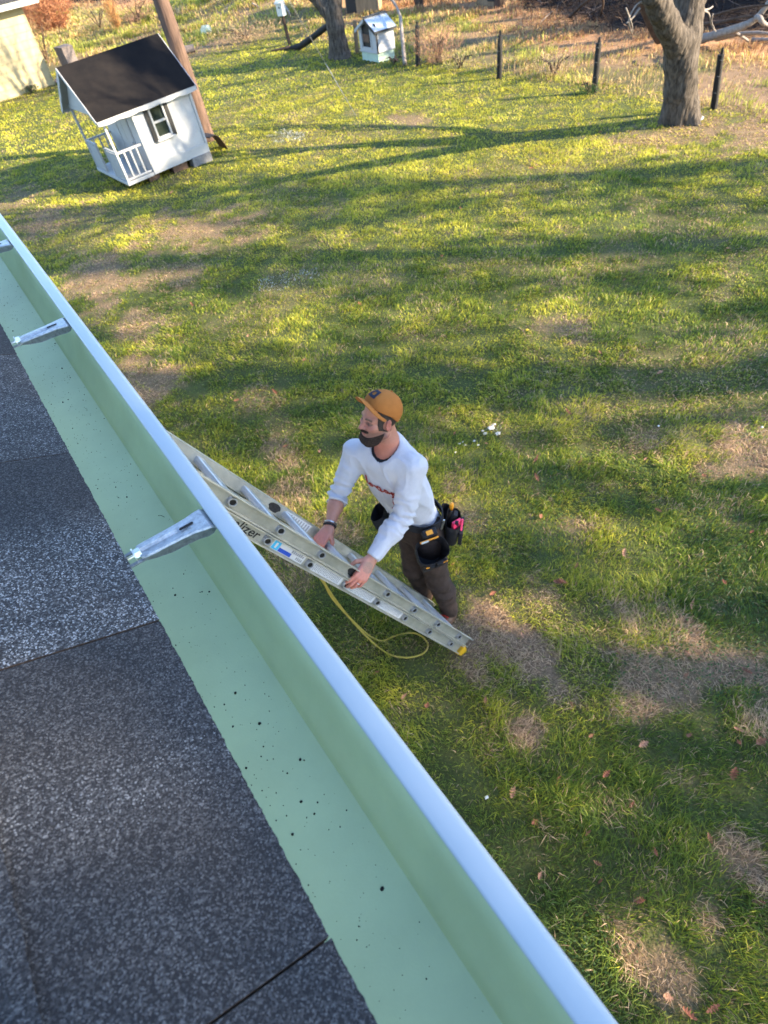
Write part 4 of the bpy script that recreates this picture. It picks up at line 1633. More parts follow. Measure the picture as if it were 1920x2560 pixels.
# tool belt --------------------------------------------------------
BC = np.array([1.252, 1.982, 1.055])
def belt_pt(a, off=0.0, z=0.0):
    d3 = TF * math.cos(a) * (0.122 + off) + TL * math.sin(a) * (0.163 + off)
    return BC + d3 + np.array([0, 0, z - 0.10 * (d3[0])])
g = MB()
n = 48
prof = [(-.026, .002), (-.026, .010), (.026, .010), (.026, .002)]
g.grid([[tuple(belt_pt(2 * math.pi * k / n, o_, z_ + .004 * math.sin(k * .9))) for z_, o_ in prof] for k in range(n + 1)])
tb = part_person(g, 'tool_belt', M['nylon'], smooth=True, auto=R(40))


def pouch(a, rx, ry, hgt, drop, name='pouch', tilt=0.0, out=None):
    """open bag hanging from the belt: tapered oval wall, hollow"""
    c = belt_pt(a, 0.018 + ry * 1.08, -0.02 - drop)
    dn = nrm(c - BC * np.array([1, 1, 0]) - np.array([0, 0, c[2]]))
    tg = np.array([-dn[1], dn[0], 0])
    up = nrm(np.array([0, 0, 1.0]) + dn * tilt)
    dn = nrm(dn - up * (dn @ up))
    rs_ = random.Random(int(a * 100) + 7)
    ph = rs_.random() * 6
    g = MB()
    rows = []
    N_ = 28
    for z_, s_, ins in ((-hgt, .62, 0), (-hgt * .9, .80, 0), (-hgt * .5, .93, 0), (-hgt * .15, 1.0, 0), (0, 1.03, 0), (0.005, 1.0, 1), (-0.004, .95, 1), (-hgt * .5, .88, 1), (-hgt * .92, .70, 1)):
        row = []
        for k in range(N_):
            t = 2 * math.pi * k / N_
            w_ = 1 + 0.03 * math.sin(3 * t + ph) + 0.02 * math.sin(5 * t + z_ * 40)
            sup = (abs(math.cos(t)) ** 3.2 + abs(math.sin(t)) ** 3.2) ** (-1 / 3.2) * 0.96
            row.append(tuple(c + tg * rx * s_ * w_ * sup * math.cos(t) + dn * ry * s_ * w_ * sup * math.sin(t) + up * (z_ + 0.012 * math.sin(t) * (-1 if z_ > -.05 else 0))))
        rows.append(row)
    g.grid(rows, close=True)
    g.f.append(tuple(range(N_))[::-1])
    g.mi.append(0)
    g.f.append(tuple(range(8 * N_, 9 * N_)))
    g.mi.append(0)
    o = part_person(g, name, M['nylon'], tb, smooth=True, auto=R(50))
    return o, c, tg, dn, up


# angles round the waist: 0 = front, +90 deg = his left
p1, c1, t1, d1, u1 = pouch(R(48), 0.096, 0.074, 0.20, 0.050, tilt=0.55)
p2, c2, t2, d2, u2 = pouch(R(118), 0.085, 0.045, 0.19, 0.020, tilt=0.12)
p3, c3, t3, d3_, u3 = pouch(R(-62), 0.075, 0.045, 0.17, 0.02, tilt=0.2)
p4, c4, t4, d4, u4 = pouch(R(140), 0.040, 0.030, 0.13, 0.01, tilt=0.1)
# small outer pockets
for c, tg, dn, up, off in ((c1, t1, d1, u1, .072), (c2, t2, d2, u2, .05)):
    g = MB()
    for s_ in (-0.036, 0.036):
        a = c + tg * s_ + dn * off
        g.box((-.032, -.010, -.15), (.032, .014, -.045), fr=lambda x_, y_, z_: tuple(a + tg * x_ + dn * y_ + up * z_))
    part_person(g, 'pocket', M['nylon'], tb, bevel=0.005)


def bar(c, ax, u, lo, hi, g, mi=0):
    ax, u = nrm(ax), nrm(u - nrm(ax) * (u @ nrm(ax)))
    v = np.cross(ax, u)
    g.box(lo, hi, fr=lambda x_, y_, z_: tuple(c + u * x_ + v * y_ + ax * z_), mi=mi)


# tape measure clipped on the belt above the bag, with its orange face
q = belt_pt(R(50), 0.038, 0.006)
g = MB()
bar(q, u1, t1, (-.042, -.020, -.026), (.042, .022, .026), g)
part_person(g, 'tape_case', M['nylon'], tb, bevel=0.006)
g = MB()
bar(q + u1 * .0268, u1, t1, (-.022, -.014, 0), (.016, .012, .004), g)
part_person(g, 'tape_label', M['orange'], tb, bevel=0.001)
# orange piping and white tag across the bag's mouth
g = MB()
bar(c1 - d1 * .058 + u1 * .014, u1, t1, (-.052, -.004, -.006), (.058, .004, .010), g)
part_person(g, 'piping', M['orange'], tb)
g = MB()
bar(c1 - d1 * .053 + u1 * .014, u1, t1, (-.046, -.004, -.004), (-.004, .004, .012), g)
part_person(g, 'tag', M['sticker'], tb)
for s_ in (-1, 1):
    g = MB()
    a = c1 + d1 * .082 - u1 * .05 + t1 * s_ * .045
    bar(a, u1 + t1 * s_ * .8, t1, (-.004, -.003, -.03), (.004, .003, .03), g)
    part_person(g, 'piping', M['orange'], tb)
# tools in the hip bag
g = MB()
a = c2 + t2 * .050 + u2 * .035 - d2 * .02
g.tube([a - u2 * .08, a - u2 * .01], 0.007, 8)
o = part_person(g, 'tool_shaft', M['steel'], tb)
g = MB()
g.tube([a - u2 * .012, a + u2 * .01, a + u2 * .03, a + u2 * .045], [.010, .013, .012, .009], 10)
part_person(g, 'tool_handle', M['orange'], tb, smooth=True)
g = MB()
a = c2 - t2 * .040 + u2 * .012 + d2 * .02
bar(a, u2, t2 * .7 + d2 * .7, (-.030, -.010, -.05), (.030, .010, .022), g)
bar(a + d2 * .03, u2 + t2 * .6, t2, (-.008, -.006, -.04), (.008, .006, .03), g)
part_person(g, 'pink_tool', M['pink'], tb, bevel=0.003)
g = MB()
a = c2 + t2 * .0 + u2 * .02
bar(a, u2 + d2 * .3, t2, (-.02, -.012, -.05), (.02, .012, .035), g)
bar(a - t2 * .05 + d2 * .02, u2 - t2 * .5, d2, (-.01, -.008, -.05), (.01, .008, .045), g)
part_person(g, 'nail_set', M['nylon'], tb, bevel=0.003)
g = MB()
a = belt_pt(R(92), 0.02, 0.0)
bar(a, np.array([0, 0, 1.0]) + t1 * .3, t1, (-.006, -.004, -.05), (.006, .004, .025), g)
part_person(g, 'clip', M['steel'], tb, bevel=0.002)


# ------------------------------------------------------------------ the little white playhouse
def frame_fn(org, yaw, pitch=0.0):
    c, s = math.cos(yaw), math.sin(yaw)
    cp, sp = math.cos(pitch), math.sin(pitch)
    def f(x, y, z):
        x2, z2 = x * cp - z * sp, x * sp + z * cp
        return (org[0] + x2 * c - y * s, org[1] + x2 * s + y * c, org[2] + z2)
    return f


PH = thing('playhouse', 'small white playhouse with dark roof, porch rails and black-shuttered window', 'playhouse', loc=(3.4, 13.1, 0))
pf = frame_fn((2.665, 12.40, 0.095), R(5), R(2.0))


def php(g, name, mats, parent=PH, **kw):
    if parent is PH:
        return part(g, name, mats, PH, **kw)
    return rel(g.build(name, mats, parent, **kw))


L_, W_, EV, RG, PX = 1.71, 1.50, 1.085, 1.70, 0.53
g = MB()
g.box((0, 0, -.01), (PX - .002, W_, 0.045), fr=pf)
php(g, 'porch_floor', M['white_trim'], bevel=.004)
g = MB()                                                   # walls of the room, window opening left in the near side
wx0, wx1, wz0, wz1 = 0.835, 1.135, 0.475, 0.985
T = 0.03
def wallbox(lo, hi):
    g.box(lo, hi, fr=pf)
wallbox((PX, 0, 0), (wx0, T, EV))
wallbox((wx1, 0, 0), (L_, T, EV))
wallbox((wx0, 0, 0), (wx1, T, wz0))
wallbox((wx0, 0, wz1), (wx1, T, EV))
wallbox((PX, W_ - T, 0), (L_, W_, EV))
wallbox((L_ - T, T, 0), (L_, W_ - T, EV))
for y0, y1 in ((T, .32), (.92, W_ - T)):
    wallbox((PX, y0, 0), (PX + T, y1, EV))
wallbox((PX, .32, .93), (PX + T, .92, EV))
for x in (PX, L_ - T):
    g.add([pf(x, 0.02, EV), pf(x, W_ - .02, EV), pf(x, W_ / 2, RG - .04), pf(x + T, 0.02, EV), pf(x + T, W_ - .02, EV), pf(x + T, W_ / 2, RG - .04)],
          [(0, 2, 1), (3, 4, 5), (0, 3, 5, 2), (1, 2, 5, 4)])
php(g, 'wall', M['white'])
g = MB()
g.box((PX + .002, -.014, 0.0), (L_ + .004, -.002, .155), fr=pf)
php(g, 'skirt_board', M['white_trim'], bevel=.003)
g = MB()
for x in (PX - .006, L_ - .035):
    g.box((x, -.016, .157), (x + .045, -.002, EV - .005), fr=pf)
    o_ = php(g, 'corner_board', M['white_trim'], bevel=.003)
    g = MB()
# window: white frame, one bar, dark glass, black shutters
g = MB()
fr_ = .035
g.box((wx0, -.022, wz0), (wx0 + fr_, .012, wz1), fr=pf)
g.box((wx1 - fr_, -.022, wz0), (wx1, .012, wz1), fr=pf)
g.box((wx0 + fr_, -.020, wz0), (wx1 - fr_, .012, wz0 + fr_), fr=pf)
g.box((wx0 + fr_, -.020, wz1 - fr_), (wx1 - fr_, .012, wz1), fr=pf)
g.box((wx0 + fr_, -.014, .715), (wx1 - fr_, .010, .750), fr=pf)
wn = php(g, 'window', M['white_trim'], bevel=.003)
g = MB()
g.box((wx0 + fr_ + .001, .013, wz0 + .01), (wx1 - fr_ - .001, .017, wz1 - .01), fr=pf)
php(g, 'pane', M['glass'], wn)
g = MB()
g.box((wx0 - .03, -.050, wz0 - .028), (wx1 + .03, -.002, wz0 - .001), fr=pf)
php(g, 'sill', M['white_trim'], wn, bevel=.003)
for x0 in (wx0 - .082, wx1 + .004):
    g = MB()
    g.box((x0, -.018, wz0 - .02), (x0 + .075, -.002, wz1 + .03), fr=pf)
    for k in range(14):
        z = wz0 + .01 + k * .036
        g.box((x0 + .012, -.024, z), (x0 + .063, -.0185, z + .018), fr=pf)
    php(g, 'shutter', M['black'])
# door in the porch wall
g = MB()
g.box((PX - .012, .345, .02), (PX + .004, .895, .90), fr=pf)
for y0, y1 in ((.39, .60), (.64, .85)):
    for z0, z1 in ((.08, .42), (.48, .84)):
        g.box((PX - .016, y0, z0), (PX - .0125, y1, z1), fr=pf)
dr = php(g, 'door', M['white_trim'], bevel=.002)
g = MB()
g.tube([pf(PX - .04, .41, .47), pf(PX - .014, .41, .47)], [.018, .012], 10)
php(g, 'handle', M['steel'], dr, smooth=True)
g = MB()
for y in (.322, .900):
    g.box((PX - .018, y, .0), (PX - .001, y + .022, .925), fr=pf)
    php(g, 'door_trim', M['white_trim'])
    g = MB()
# porch posts, rails, balusters
for y in (.015, .50, .98, W_ - .05):
    g = MB()
    top = EV + (RG - EV) * (1 - abs(y - W_ / 2) / (W_ / 2)) * .0
    if y in (.50, .98):
        g.box((.012, y, .046), (.05, y + .038, .53), fr=pf)
    else:
        g.box((.012, y, .046), (.05, y + .038, EV - .01), fr=pf)
    php(g, 'porch_post', M['white_trim'], bevel=.003)
g = MB()
g.box((.045 + .006, .014, .49), (PX - .002, .052, .525), fr=pf)
php(g, 'rail', M['white_trim'], bevel=.003)
g = MB()
g.box((.051, .016, .06), (PX - .002, .050, .09), fr=pf)
php(g, 'rail', M['white_trim'], bevel=.003)
for k in range(3):
    g = MB()
    x = .15 + k * .12
    g.box((x, .020, .091), (x + .028, .046, .489), fr=pf)
    php(g, 'baluster', M['white_trim'])
for y0, y1 in ((.054, .498), (1.02, W_ - .052)):
    g = MB()
    g.box((.016, y0, .50), (.050, y1, .53), fr=pf)
    php(g, 'rail', M['white_trim'], bevel=.003)
    g = MB()
    g.box((.022, y0, .05), (.042, y1, .485), fr=pf)
    for k in range(7):
        yy = y0 + (y1 - y0) * (k + .5) / 7
        g.box((.0185, yy - .002, .055), (.0215, yy + .002, .48), fr=pf)
    php(g, 'porch_panel', M['white_trim'])
g = MB()
g.box((.052, W_ - .048, .49), (PX - .002, W_ - .014, .52), fr=pf)
php(g, 'rail', M['white_trim'])
for k in range(3):
    g = MB()
    x = .15 + k * .12
    g.box((x, W_ - .044, .05), (x + .026, W_ - .018, .489), fr=pf)
    php(g, 'baluster', M['white_trim'])
# roof: two thin slopes with felt on top, white fascia with scalloped trim
OV, OX0, OX1 = .10, -.10, .10
def slope(y, z0):
    return z0
rz = lambda y: EV + .02 + (RG - EV) * (1 - abs(y - W_ / 2) / (W_ / 2))
ya, yb = -OV, W_ + OV
g = MB()
tt = .022
pts = [(ya, rz(ya)), (W_ / 2, RG + .02), (yb, rz(yb)), (yb, rz(yb) + tt), (W_ / 2, RG + .02 + tt), (ya, rz(ya) + tt)]
nseg = 18
for i in range(2):
    a, b = (0, 1) if i == 0 else (1, 2)
    p0, p1 = pts[a], pts[b]
    rows = []
    for k in range(nseg + 1):
        x = OX0 + (L_ + OX1 - OX0) * k / nseg
        rows.append([pf(x, p0[0] + (p1[0] - p0[0]) * j / 8, p0[1] + (p1[1] - p0[1]) * j / 8 + tt + .004 * math.sin(k * 1.7 + j * 2.1) * (0 < j < 8)) for j in range(9)])
    if i == 1:
        rows = rows
    g.grid(rows)
php(g, 'roof', M['dark_roof'], smooth=True)
g = MB()
for i in range(2):
    a, b = (0, 1) if i == 0 else (1, 2)
    p0, p1 = pts[a], pts[b]
    g.add([pf(OX0, *p0), pf(OX0, *p1), pf(L_ + OX1, *p1), pf(L_ + OX1, *p0)] + [pf(OX0, p0[0], p0[1] + .016), pf(OX0, p1[0], p1[1] + .016), pf(L_ + OX1, p1[0], p1[1] + .016), pf(L_ + OX1, p0[0], p0[1] + .016)],
          [(0, 1, 2, 3), (4, 7, 6, 5), (0, 4, 5, 1), (2, 6, 7, 3)])
php(g, 'roof_deck', M['white_trim'])
for y in (ya - .013, yb + .001):                          # scalloped eave boards
    g = MB()
    n = 60
    top, bot = [], []
    z = rz(ya) + tt - .004
    for k in range(n + 1):
        x = OX0 + (L_ + OX1 - OX0) * k / n
        sc_ = 0.055 + 0.018 * abs(math.sin(k / n * math.pi * 5.0))
        top.append((x, z))
        bot.append((x, z - sc_))
    for k in range(n):
        for yy in (y, y + .012):
            g.add([pf(bot[k][0], yy, bot[k][1]), pf(bot[k + 1][0], yy, bot[k + 1][1]), pf(top[k + 1][0], yy, top[k + 1][1]), pf(top[k][0], yy, top[k][1])], [(0, 1, 2, 3)])
        g.add([pf(bot[k][0], y, bot[k][1]), pf(bot[k + 1][0], y, bot[k + 1][1]), pf(bot[k + 1][0], y + .012, bot[k + 1][1]), pf(bot[k][0], y + .012, bot[k][1])], [(0, 1, 2, 3)])
    php(g, 'eave_board', M['white_trim'])
for x in (OX0 - .013, L_ + OX1 + .001):                   # barge boards at the gables
    for s in (0, 1):
        p0, p1 = (pts[0], pts[1]) if s == 0 else (pts[2], pts[1])
        g = MB()
        n = 12
        for k in range(n):
            a0, a1 = k / n, (k + 1) / n
            q0 = (p0[0] + (p1[0] - p0[0]) * a0, p0[1] + (p1[1] - p0[1]) * a0)
            q1 = (p0[0] + (p1[0] - p0[0]) * a1, p0[1] + (p1[1] - p0[1]) * a1)
            d0, d1 = .05 + .014 * abs(math.sin(a0 * 9.4)), .05 + .014 * abs(math.sin(a1 * 9.4))
            vs = [pf(x, q0[0], q0[1] + tt - .002), pf(x, q1[0], q1[1] + tt - .002), pf(x, q1[0], q1[1] - d1), pf(x, q0[0], q0[1] - d0)]
            vs += [pf(x + .012, q0[0], q0[1] + tt - .002), pf(x + .012, q1[0], q1[1] + tt - .002), pf(x + .012, q1[0], q1[1] - d1), pf(x + .012, q0[0], q0[1] - d0)]
            g.add(vs, [(0, 1, 2, 3), (7, 6, 5, 4), (2, 3, 7, 6), (0, 4, 5, 1)])
        php(g, 'barge_board', M['white_trim'])
g = MB()                                                   # gable panel over the porch
g.add([pf(.004, .12, EV + .03), pf(.004, W_ - .12, EV + .03), pf(.004, W_ / 2, RG - .06), pf(.02, .12, EV + .03), pf(.02, W_ - .12, EV + .03), pf(.02, W_ / 2, RG - .06)],
      [(0, 2, 1), (3, 4, 5), (0, 1, 4, 3), (0, 3, 5, 2), (1, 2, 5, 4)])
g.box((.004, .03, EV - .03), (.05, W_ - .03, EV + .028), fr=pf)
php(g, 'porch_gable', M['white_trim'])

# what it stands on
def block_at(fr, name, label, cat, mats, sz, holes=True, group=None):
    g = MB()
    a, b, c = sz
    g.box((-a / 2, -b / 2, 0), (a / 2, b / 2, c), fr=fr)
    if holes:
        for s in (-1, 1):
            g.box((s * a / 4 - a * .15, -b / 2 - .002, c * .2), (s * a / 4 + a * .15, -b / 2 - .0005, c * .8), fr=fr, mi=1)
    o = g.build(name, mats, bevel=.004)
    return tag(o, label, cat, group)


block_at(frame_fn((4.16, 12.585, 0), R(5)), 'cinder_block', 'grey cinder block under the back corner of the playhouse', 'block', [M['block'], M['black']], (.40, .19, .150), False)
block_at(frame_fn((3.72, 12.64, 0), R(5)), 'brick_stack', 'rusty brown brick under the middle of the playhouse', 'brick', [M['rust'], M['rust']], (.30, .2, .125), False)
block_at(frame_fn((3.18, 12.56, 0), R(9)), 'brick', 'dark brick under the porch end of the playhouse', 'brick', [M['bark_brown'], M['bark_brown']], (.22, .11, .10), False)
block_at(frame_fn((2.80, 13.2, 0), R(9)), 'timber_block', 'timber block hidden below the porch floor', 'block', [M['bark_brown'], M['bark_brown']], (.14, .7, .075), False)
block_at(frame_fn((4.15, 13.75, 0), R(9)), 'cinder_block', 'cinder block under the far back corner of the playhouse', 'block', [M['block'], M['black']], (.40, .19, .150), False)
g = MB()                                                   # curved rusty sheet leaning behind it
q0, q1 = np.array([4.47, 12.62, .34]), np.array([4.86, 12.86, 0.01])
rows = []
for k in range(11):
    t = k / 10
    p = q0 * (1 - t) + q1 * t + np.array([0.03, 0.03, .16]) * math.sin(math.pi * t) * .75
    rows.append([tuple(p + np.array([-.05, .30, 0]) * s_) for s_ in (0, .5, 1)])
g.grid(rows)
g.grid([[(a[0], a[1], a[2] - .014) for a in r_][::-1] for r_ in rows])
g.grid([[r_[0], (r_[0][0], r_[0][1], r_[0][2] - .014)] for r_ in rows])
tag(g.build('curved_sheet', M['rust'], smooth=True, auto=R(40)), 'bent brown sheet leaning against the back of the playhouse', 'sheet')

# ------------------------------------------------------------------ garage corner, far left
GA = thing('garage', 'cream lap-sided garage corner at the far left', 'garage', loc=(1.5, 25.5, 0))
gf = frame_fn((4.165, 23.70, 0), R(180 + 11.3))            # local x runs back along the visible wall
GH = 1.86
g = MB()
g.box((0.004, -4.5, 0), (5.2, -.004, GH), fr=gf)
part(g, 'wall', M['siding'], GA)
g = MB()
nb = 10
for k in range(nb):
    z0, z1 = .03 + k * (GH - .03) / nb, .03 + (k + 1) * (GH - .03) / nb
    g.add([gf(0, .016, z0), gf(5.2, .016, z0), gf(5.2, .002, z1), gf(0, .002, z1), gf(0, .002, z0), gf(5.2, .002, z0)], [(0, 3, 2, 1), (0, 1, 5, 4), (0, 4, 3)])
part(g, 'siding', M['siding'], GA)
g = MB()
g.box((-.02, .0, 0), (0.0, .020, GH), fr=gf)
part(g, 'corner_trim', M['siding'], GA)
g = MB()
g.box((-.40, -4.8, GH + .012), (5.4, .34, GH + .03), fr=gf)
part(g, 'soffit', M['white_trim'], GA)
g = MB()
g.box((-.42, .34, GH - .01), (5.4, .36, GH + .15), fr=gf)
part(g, 'fascia', M['white_trim'], GA)
g = MB()
g.add([gf(-.45, .40, GH + .14), gf(5.45, .40, GH + .14), gf(5.45, -2.2, GH + 1.1), gf(-.45, -2.2, GH + 1.1), gf(-.45, -4.8, GH + .14), gf(5.45, -4.8, GH + .14)], [(0, 3, 2, 1), (3, 4, 5, 2)])
part(g, 'roof', M['shingle'], GA)
g = MB()
g.add([gf(-.02, 0, GH), gf(-.02, -4.5, GH), gf(-.02, -2.2, GH + .95)], [(0, 2, 1)])
part(g, 'gable', M['siding'], GA)

# ------------------------------------------------------------------ posts, poles, small things in the yard
def tapered(pts, rad, seg=10, jit=0.0, seed=0):
    rs_ = random.Random(seed)
    P = smooth_path(pts, 4)
    n = len(P)
    rr_ = [np.interp(i / (n - 1), np.linspace(0, 1, len(rad)), rad) * (1 + rs_.uniform(-jit, jit)) for i in range(n)]
    g = MB()
    g.tube(P, rr_, seg)
    return g


def fence_post(bx, by, tx, ty, h, label, r0=.056):
    t = thing('fence_post', label, 'fence post', 'black posts along the back fence', (bx, by, 0))
    dx, dy = tx - bx, ty - by
    g = MB()
    rs_ = random.Random(int(bx * 100))
    rows = []
    for k in range(7):
        u = k / 6
        rows.append([(bx + dx * u + r0 * (1 - .12 * u) * (1 + .07 * rs_.uniform(-1, 1)) * math.cos(a), by + dy * u + r0 * (1 - .12 * u) * (1 + .07 * rs_.uniform(-1, 1)) * math.sin(a), -.02 + (h * .90 + .02) * u)
                     for a in np.linspace(0, 2 * math.pi, 9)[:-1]])
    g.grid(rows, close=True)
    g.f.append(tuple(range(6 * 8, 7 * 8)))
    g.mi.append(0)
    part(g, 'shaft', M['black_post'], t, smooth=True, auto=R(50))
    g = MB()
    k = .9
    g.tube([(bx + dx * .9 + .008, by + dy * .9, h * .885), (bx + dx * .97 + .008, by + dy * .97, h * .96), (bx + dx + .008, by + dy, h)], [r0 * .45, r0 * .42, r0 * .30], 7)
    part(g, 'splintered_top', M['black_post'], t)
    g = MB()
    for z in (.25, .48, .70):
        g.tube([(bx - r0 * 1.02 + dx * z, by - .02, z), (bx - r0 * 1.06 + dx * z, by + .02, z)], .006, 5)
        part(g, 'staple', M['wire'], t)
        g = MB()


fence_post(10.547, 14.066, 10.59, 14.07, .825, 'black fence post nearest the white coop')
fence_post(10.663, 11.397, 10.68, 11.40, .815, 'black fence post midway between coop and forked tree')
fence_post(10.833, 8.962, 10.84, 9.00, .845, 'black fence post left of the forked tree trunk')
fence_post(11.021, 6.591, 10.94, 6.64, .85, 'black fence post right of the forked tree trunk')

wf = thing('wire_fence', 'thin wire fence strung behind the black posts', 'fence', loc=(10.7, 16, 0))
rs_ = random.Random(2)
line = [(11.07, 3.0), (10.98, 6.6), (10.79, 8.97), (10.62, 11.4), (10.50, 14.07), (10.42, 17), (10.30, 19.9), (10.2, 24), (9.6, 29)]
for z in (.12, .27, .44, .60, .76):
    g = MB()
    P = []
    for (ax, ay), (bx, by) in zip(line[:-1], line[1:]):
        for k in range(6):
            t = k / 6
            P.append((ax + (bx - ax) * t, ay + (by - ay) * t, z - .02 * math.sin(math.pi * t)))
    g.tube(P, .0011, 4, cap=False)
    part(g, 'strand', M['wire'], wf)
g = MB()
for (ax, ay), (bx, by) in zip(line[:-1], line[1:]):
    n = int((by - ay) / .22)
    for k in range(n):
        t = (k + .5) / n
        g.tube([(ax + (bx - ax) * t, ay + (by - ay) * t, .10), (ax + (bx - ax) * t, ay + (by - ay) * t, .76)], .0008, 3, cap=False)
kind(part(g, 'mesh_wires', M['wire'], wf), 'stuff')

# utility pole behind the playhouse
PO = thing('utility_pole', 'reddish brown utility pole rising behind the playhouse', 'pole', loc=(4.82, 13.76, 0))
g = tapered([(4.83, 13.78, -.1), (4.79, 13.78, 1.1), (4.74, 13.78, 2.3), (4.6, 13.8, 5.0), (4.45, 13.8, 7.5)], [.165, .150, .140, .125, .11], 18, .02, 3)
part(g, 'shaft', M['pole'], PO, smooth=True)
ga, gb = np.array([7.471, 12.176, 0.0]), np.array([4.46, 13.8, 7.3])
g = MB()
for s_ in (-1, 1):
    g.tube([ga + np.array([0, s_ * .012, 0]), ga * .5 + gb * .5 + np.array([0, s_ * .03, 0]), gb], .0022, 5)
    part(g, 'guy_wire', M['wire'], PO)
    g = MB()
g.tube([ga + np.array([.05, 0, -.05]), ga, ga + (gb - ga) * .05], .006, 6)
part(g, 'ground_anchor', M['steel'], PO)
g = MB()
g.tube([ga + (gb - ga) * .06, ga + (gb - ga) * .13], .0045, 6)
part(g, 'wire_clamp', M['steel'], PO)

# nest box on a post
NB = thing('nest_box', 'white nest box on a dark leaning post at the back fence', 'nest box', loc=(10.27, 19.9, 0))
g = tapered([(10.27, 19.88, -.05), (10.24, 19.9, .4), (10.22, 19.9, .74)], [.055, .05, .048], 9, .06, 4)
part(g, 'post', M['bark_brown'], NB)
bf = frame_fn((10.20, 19.88, .70), R(-60))
g = MB()
g.box((-.10, -.09, 0), (.10, .09, .30), fr=bf)
part(g, 'box', M['box_white'], NB, bevel=.004)
g = MB()
g.add([bf(-.12, -.12, .27), bf(.12, -.12, .27), bf(.12, .12, .36), bf(-.12, .12, .36), bf(-.12, -.12, .30), bf(.12, -.12, .30), bf(.12, .12, .39), bf(-.12, .12, .39)],
      [(0, 3, 2, 1), (4, 5, 6, 7), (0, 1, 5, 4), (1, 2, 6, 5), (2, 3, 7, 6), (3, 0, 4, 7)])
part(g, 'lid', M['box_white'], NB)
g = MB()
g.tube([bf(0, -.0905, .19), bf(0, -.094, .19)], .022, 12)
part(g, 'entrance_hole', M['black'], NB)

# brace log leaning by the big trunk
g = tapered([(9.98, 19.3, .03), (10.1, 18.9, .10), (10.2, 18.0, .42), (10.3, 17.15, .74)], [.06, .085, .075, .07], 10, .08, 9)
tag(g.build('brace_log', M['black_post'], smooth=True), 'dark log leaning from the ground to the left tree', 'log')
g = tapered([(9.55, 19.75, .02), (9.75, 19.55, .03), (9.98, 19.32, .05)], [.02, .035, .05], 7, .1, 3)
tag(g.build('fallen_branch', M['bark_brown'], smooth=True), 'dark branch lying at the foot of the leaning log', 'branch')

# coop-like well house
CP = thing('coop', 'small white coop with tin roof, dark door opening and green base', 'coop', loc=(10.46, 15.6, 0))
def cf(x, y, z):
    return (10.20 + x, 15.215 + y, z)
CX, CY, CB, CE, CR = .53, .76, .205, .665, .855
g = MB()
n = 26
ringb, ringt = [], []
rs_ = random.Random(8)
per = [(.02, .02), (CX - .02, .02), (CX - .02, CY - .02), (.02, CY - .02)]
for a, b in zip(per, per[1:] + per[:1]):
    for k in range(8):
        t = k / 8
        x, y = a[0] + (b[0] - a[0]) * t, a[1] + (b[1] - a[1]) * t
        ringb.append(cf(x, y, max(0.0, .012 + rs_.uniform(-.03, .035))))
        ringt.append(cf(x, y, CB))
g.grid([ringb, ringt], close=True)
g.f.append(tuple(range(32, 64)))
g.mi.append(0)
part(g, 'base', M['coop_green'], CP)
g = MB()
oy0, oy1, oz0, oz1 = .26, .62, .30, .70
def gz_(y):
    return CE + (CR - CE) * (1 - abs(y - CY / 2) / (CY / 2))
# front (gable) wall with its opening, built as strips
g.box((0, 0, CB + .002), (.02, oy0, CE), fr=cf)
g.box((0, oy1, CB + .002), (.02, CY, CE), fr=cf)
g.box((0, oy0, CB + .002), (.02, oy1, oz0), fr=cf)
for ya_, yb_ in ((0, oy0), (oy1, CY)):
    g.add([cf(0, ya_, CE), cf(0, yb_, CE), cf(0, yb_, gz_(yb_)), cf(0, ya_, gz_(ya_)), cf(.02, ya_, CE), cf(.02, yb_, CE), cf(.02, yb_, gz_(yb_)), cf(.02, ya_, gz_(ya_))], [(0, 3, 2, 1), (4, 5, 6, 7), (0, 1, 5, 4), (1, 2, 6, 5), (2, 3, 7, 6), (3, 0, 4, 7)])
g.add([cf(0, oy0, oz1), cf(0, CY / 2, oz1 + .09), cf(0, oy1, oz1), cf(0, oy1, gz_(oy1)), cf(0, CY / 2, CR), cf(0, oy0, gz_(oy0))], [(0, 5, 4, 1), (1, 4, 3, 2)])
g.box((CX - .02, 0, CB + .002), (CX, CY, CE), fr=cf)
g.add([cf(CX, 0, CE), cf(CX, CY, CE), cf(CX, CY / 2, CR)], [(0, 1, 2)])
g.box((.02, 0, CB + .002), (CX - .02, .02, CE), fr=cf)
g.box((.02, CY - .02, CB + .002), (CX - .02, CY, CE), fr=cf)
part(g, 'wall', M['white'], CP)
g = MB()
for k in range(5):                                         # lap boards on the near side
    z0 = CB + .004 + k * .091
    g.add([cf(.03, -.014, z0), cf(CX, -.014, z0), cf(CX, -.002, z0 + .091), cf(.03, -.002, z0 + .091), cf(.03, -.001, z0), cf(CX, -.001, z0)], [(0, 1, 2, 3), (0, 4, 5, 1)])
part(g, 'lap_boards', M['white'], CP)
g = MB()
g.box((.04, .05, CB + .01), (.05, CY - .05, oz1 + .07), fr=cf)
part(g, 'dark_interior', M['black'], CP)
g = MB()
g.box((-.014, .30, .40), (-.003, .57, .56), fr=cf)
part(g, 'door_panel', M['rust'], CP)
g = MB()
for y in (oy0 - .045, oy1 + .005):
    g.box((-.014, y, oz0 - .03), (-.001, y + .04, oz1 + .01), fr=cf)
    part(g, 'door_trim', M['white_trim'], CP)
    g = MB()
g.box((-.022, -.02, CB - .005), (.028, -.0155, CE), fr=cf)
part(g, 'corner_strip', M['black'], CP)
g = MB()
g.box((-.014, -.012, CB - .01), (-.001, CY + .012, CB + .012), fr=cf)
part(g, 'bottom_rail', M['white_trim'], CP)
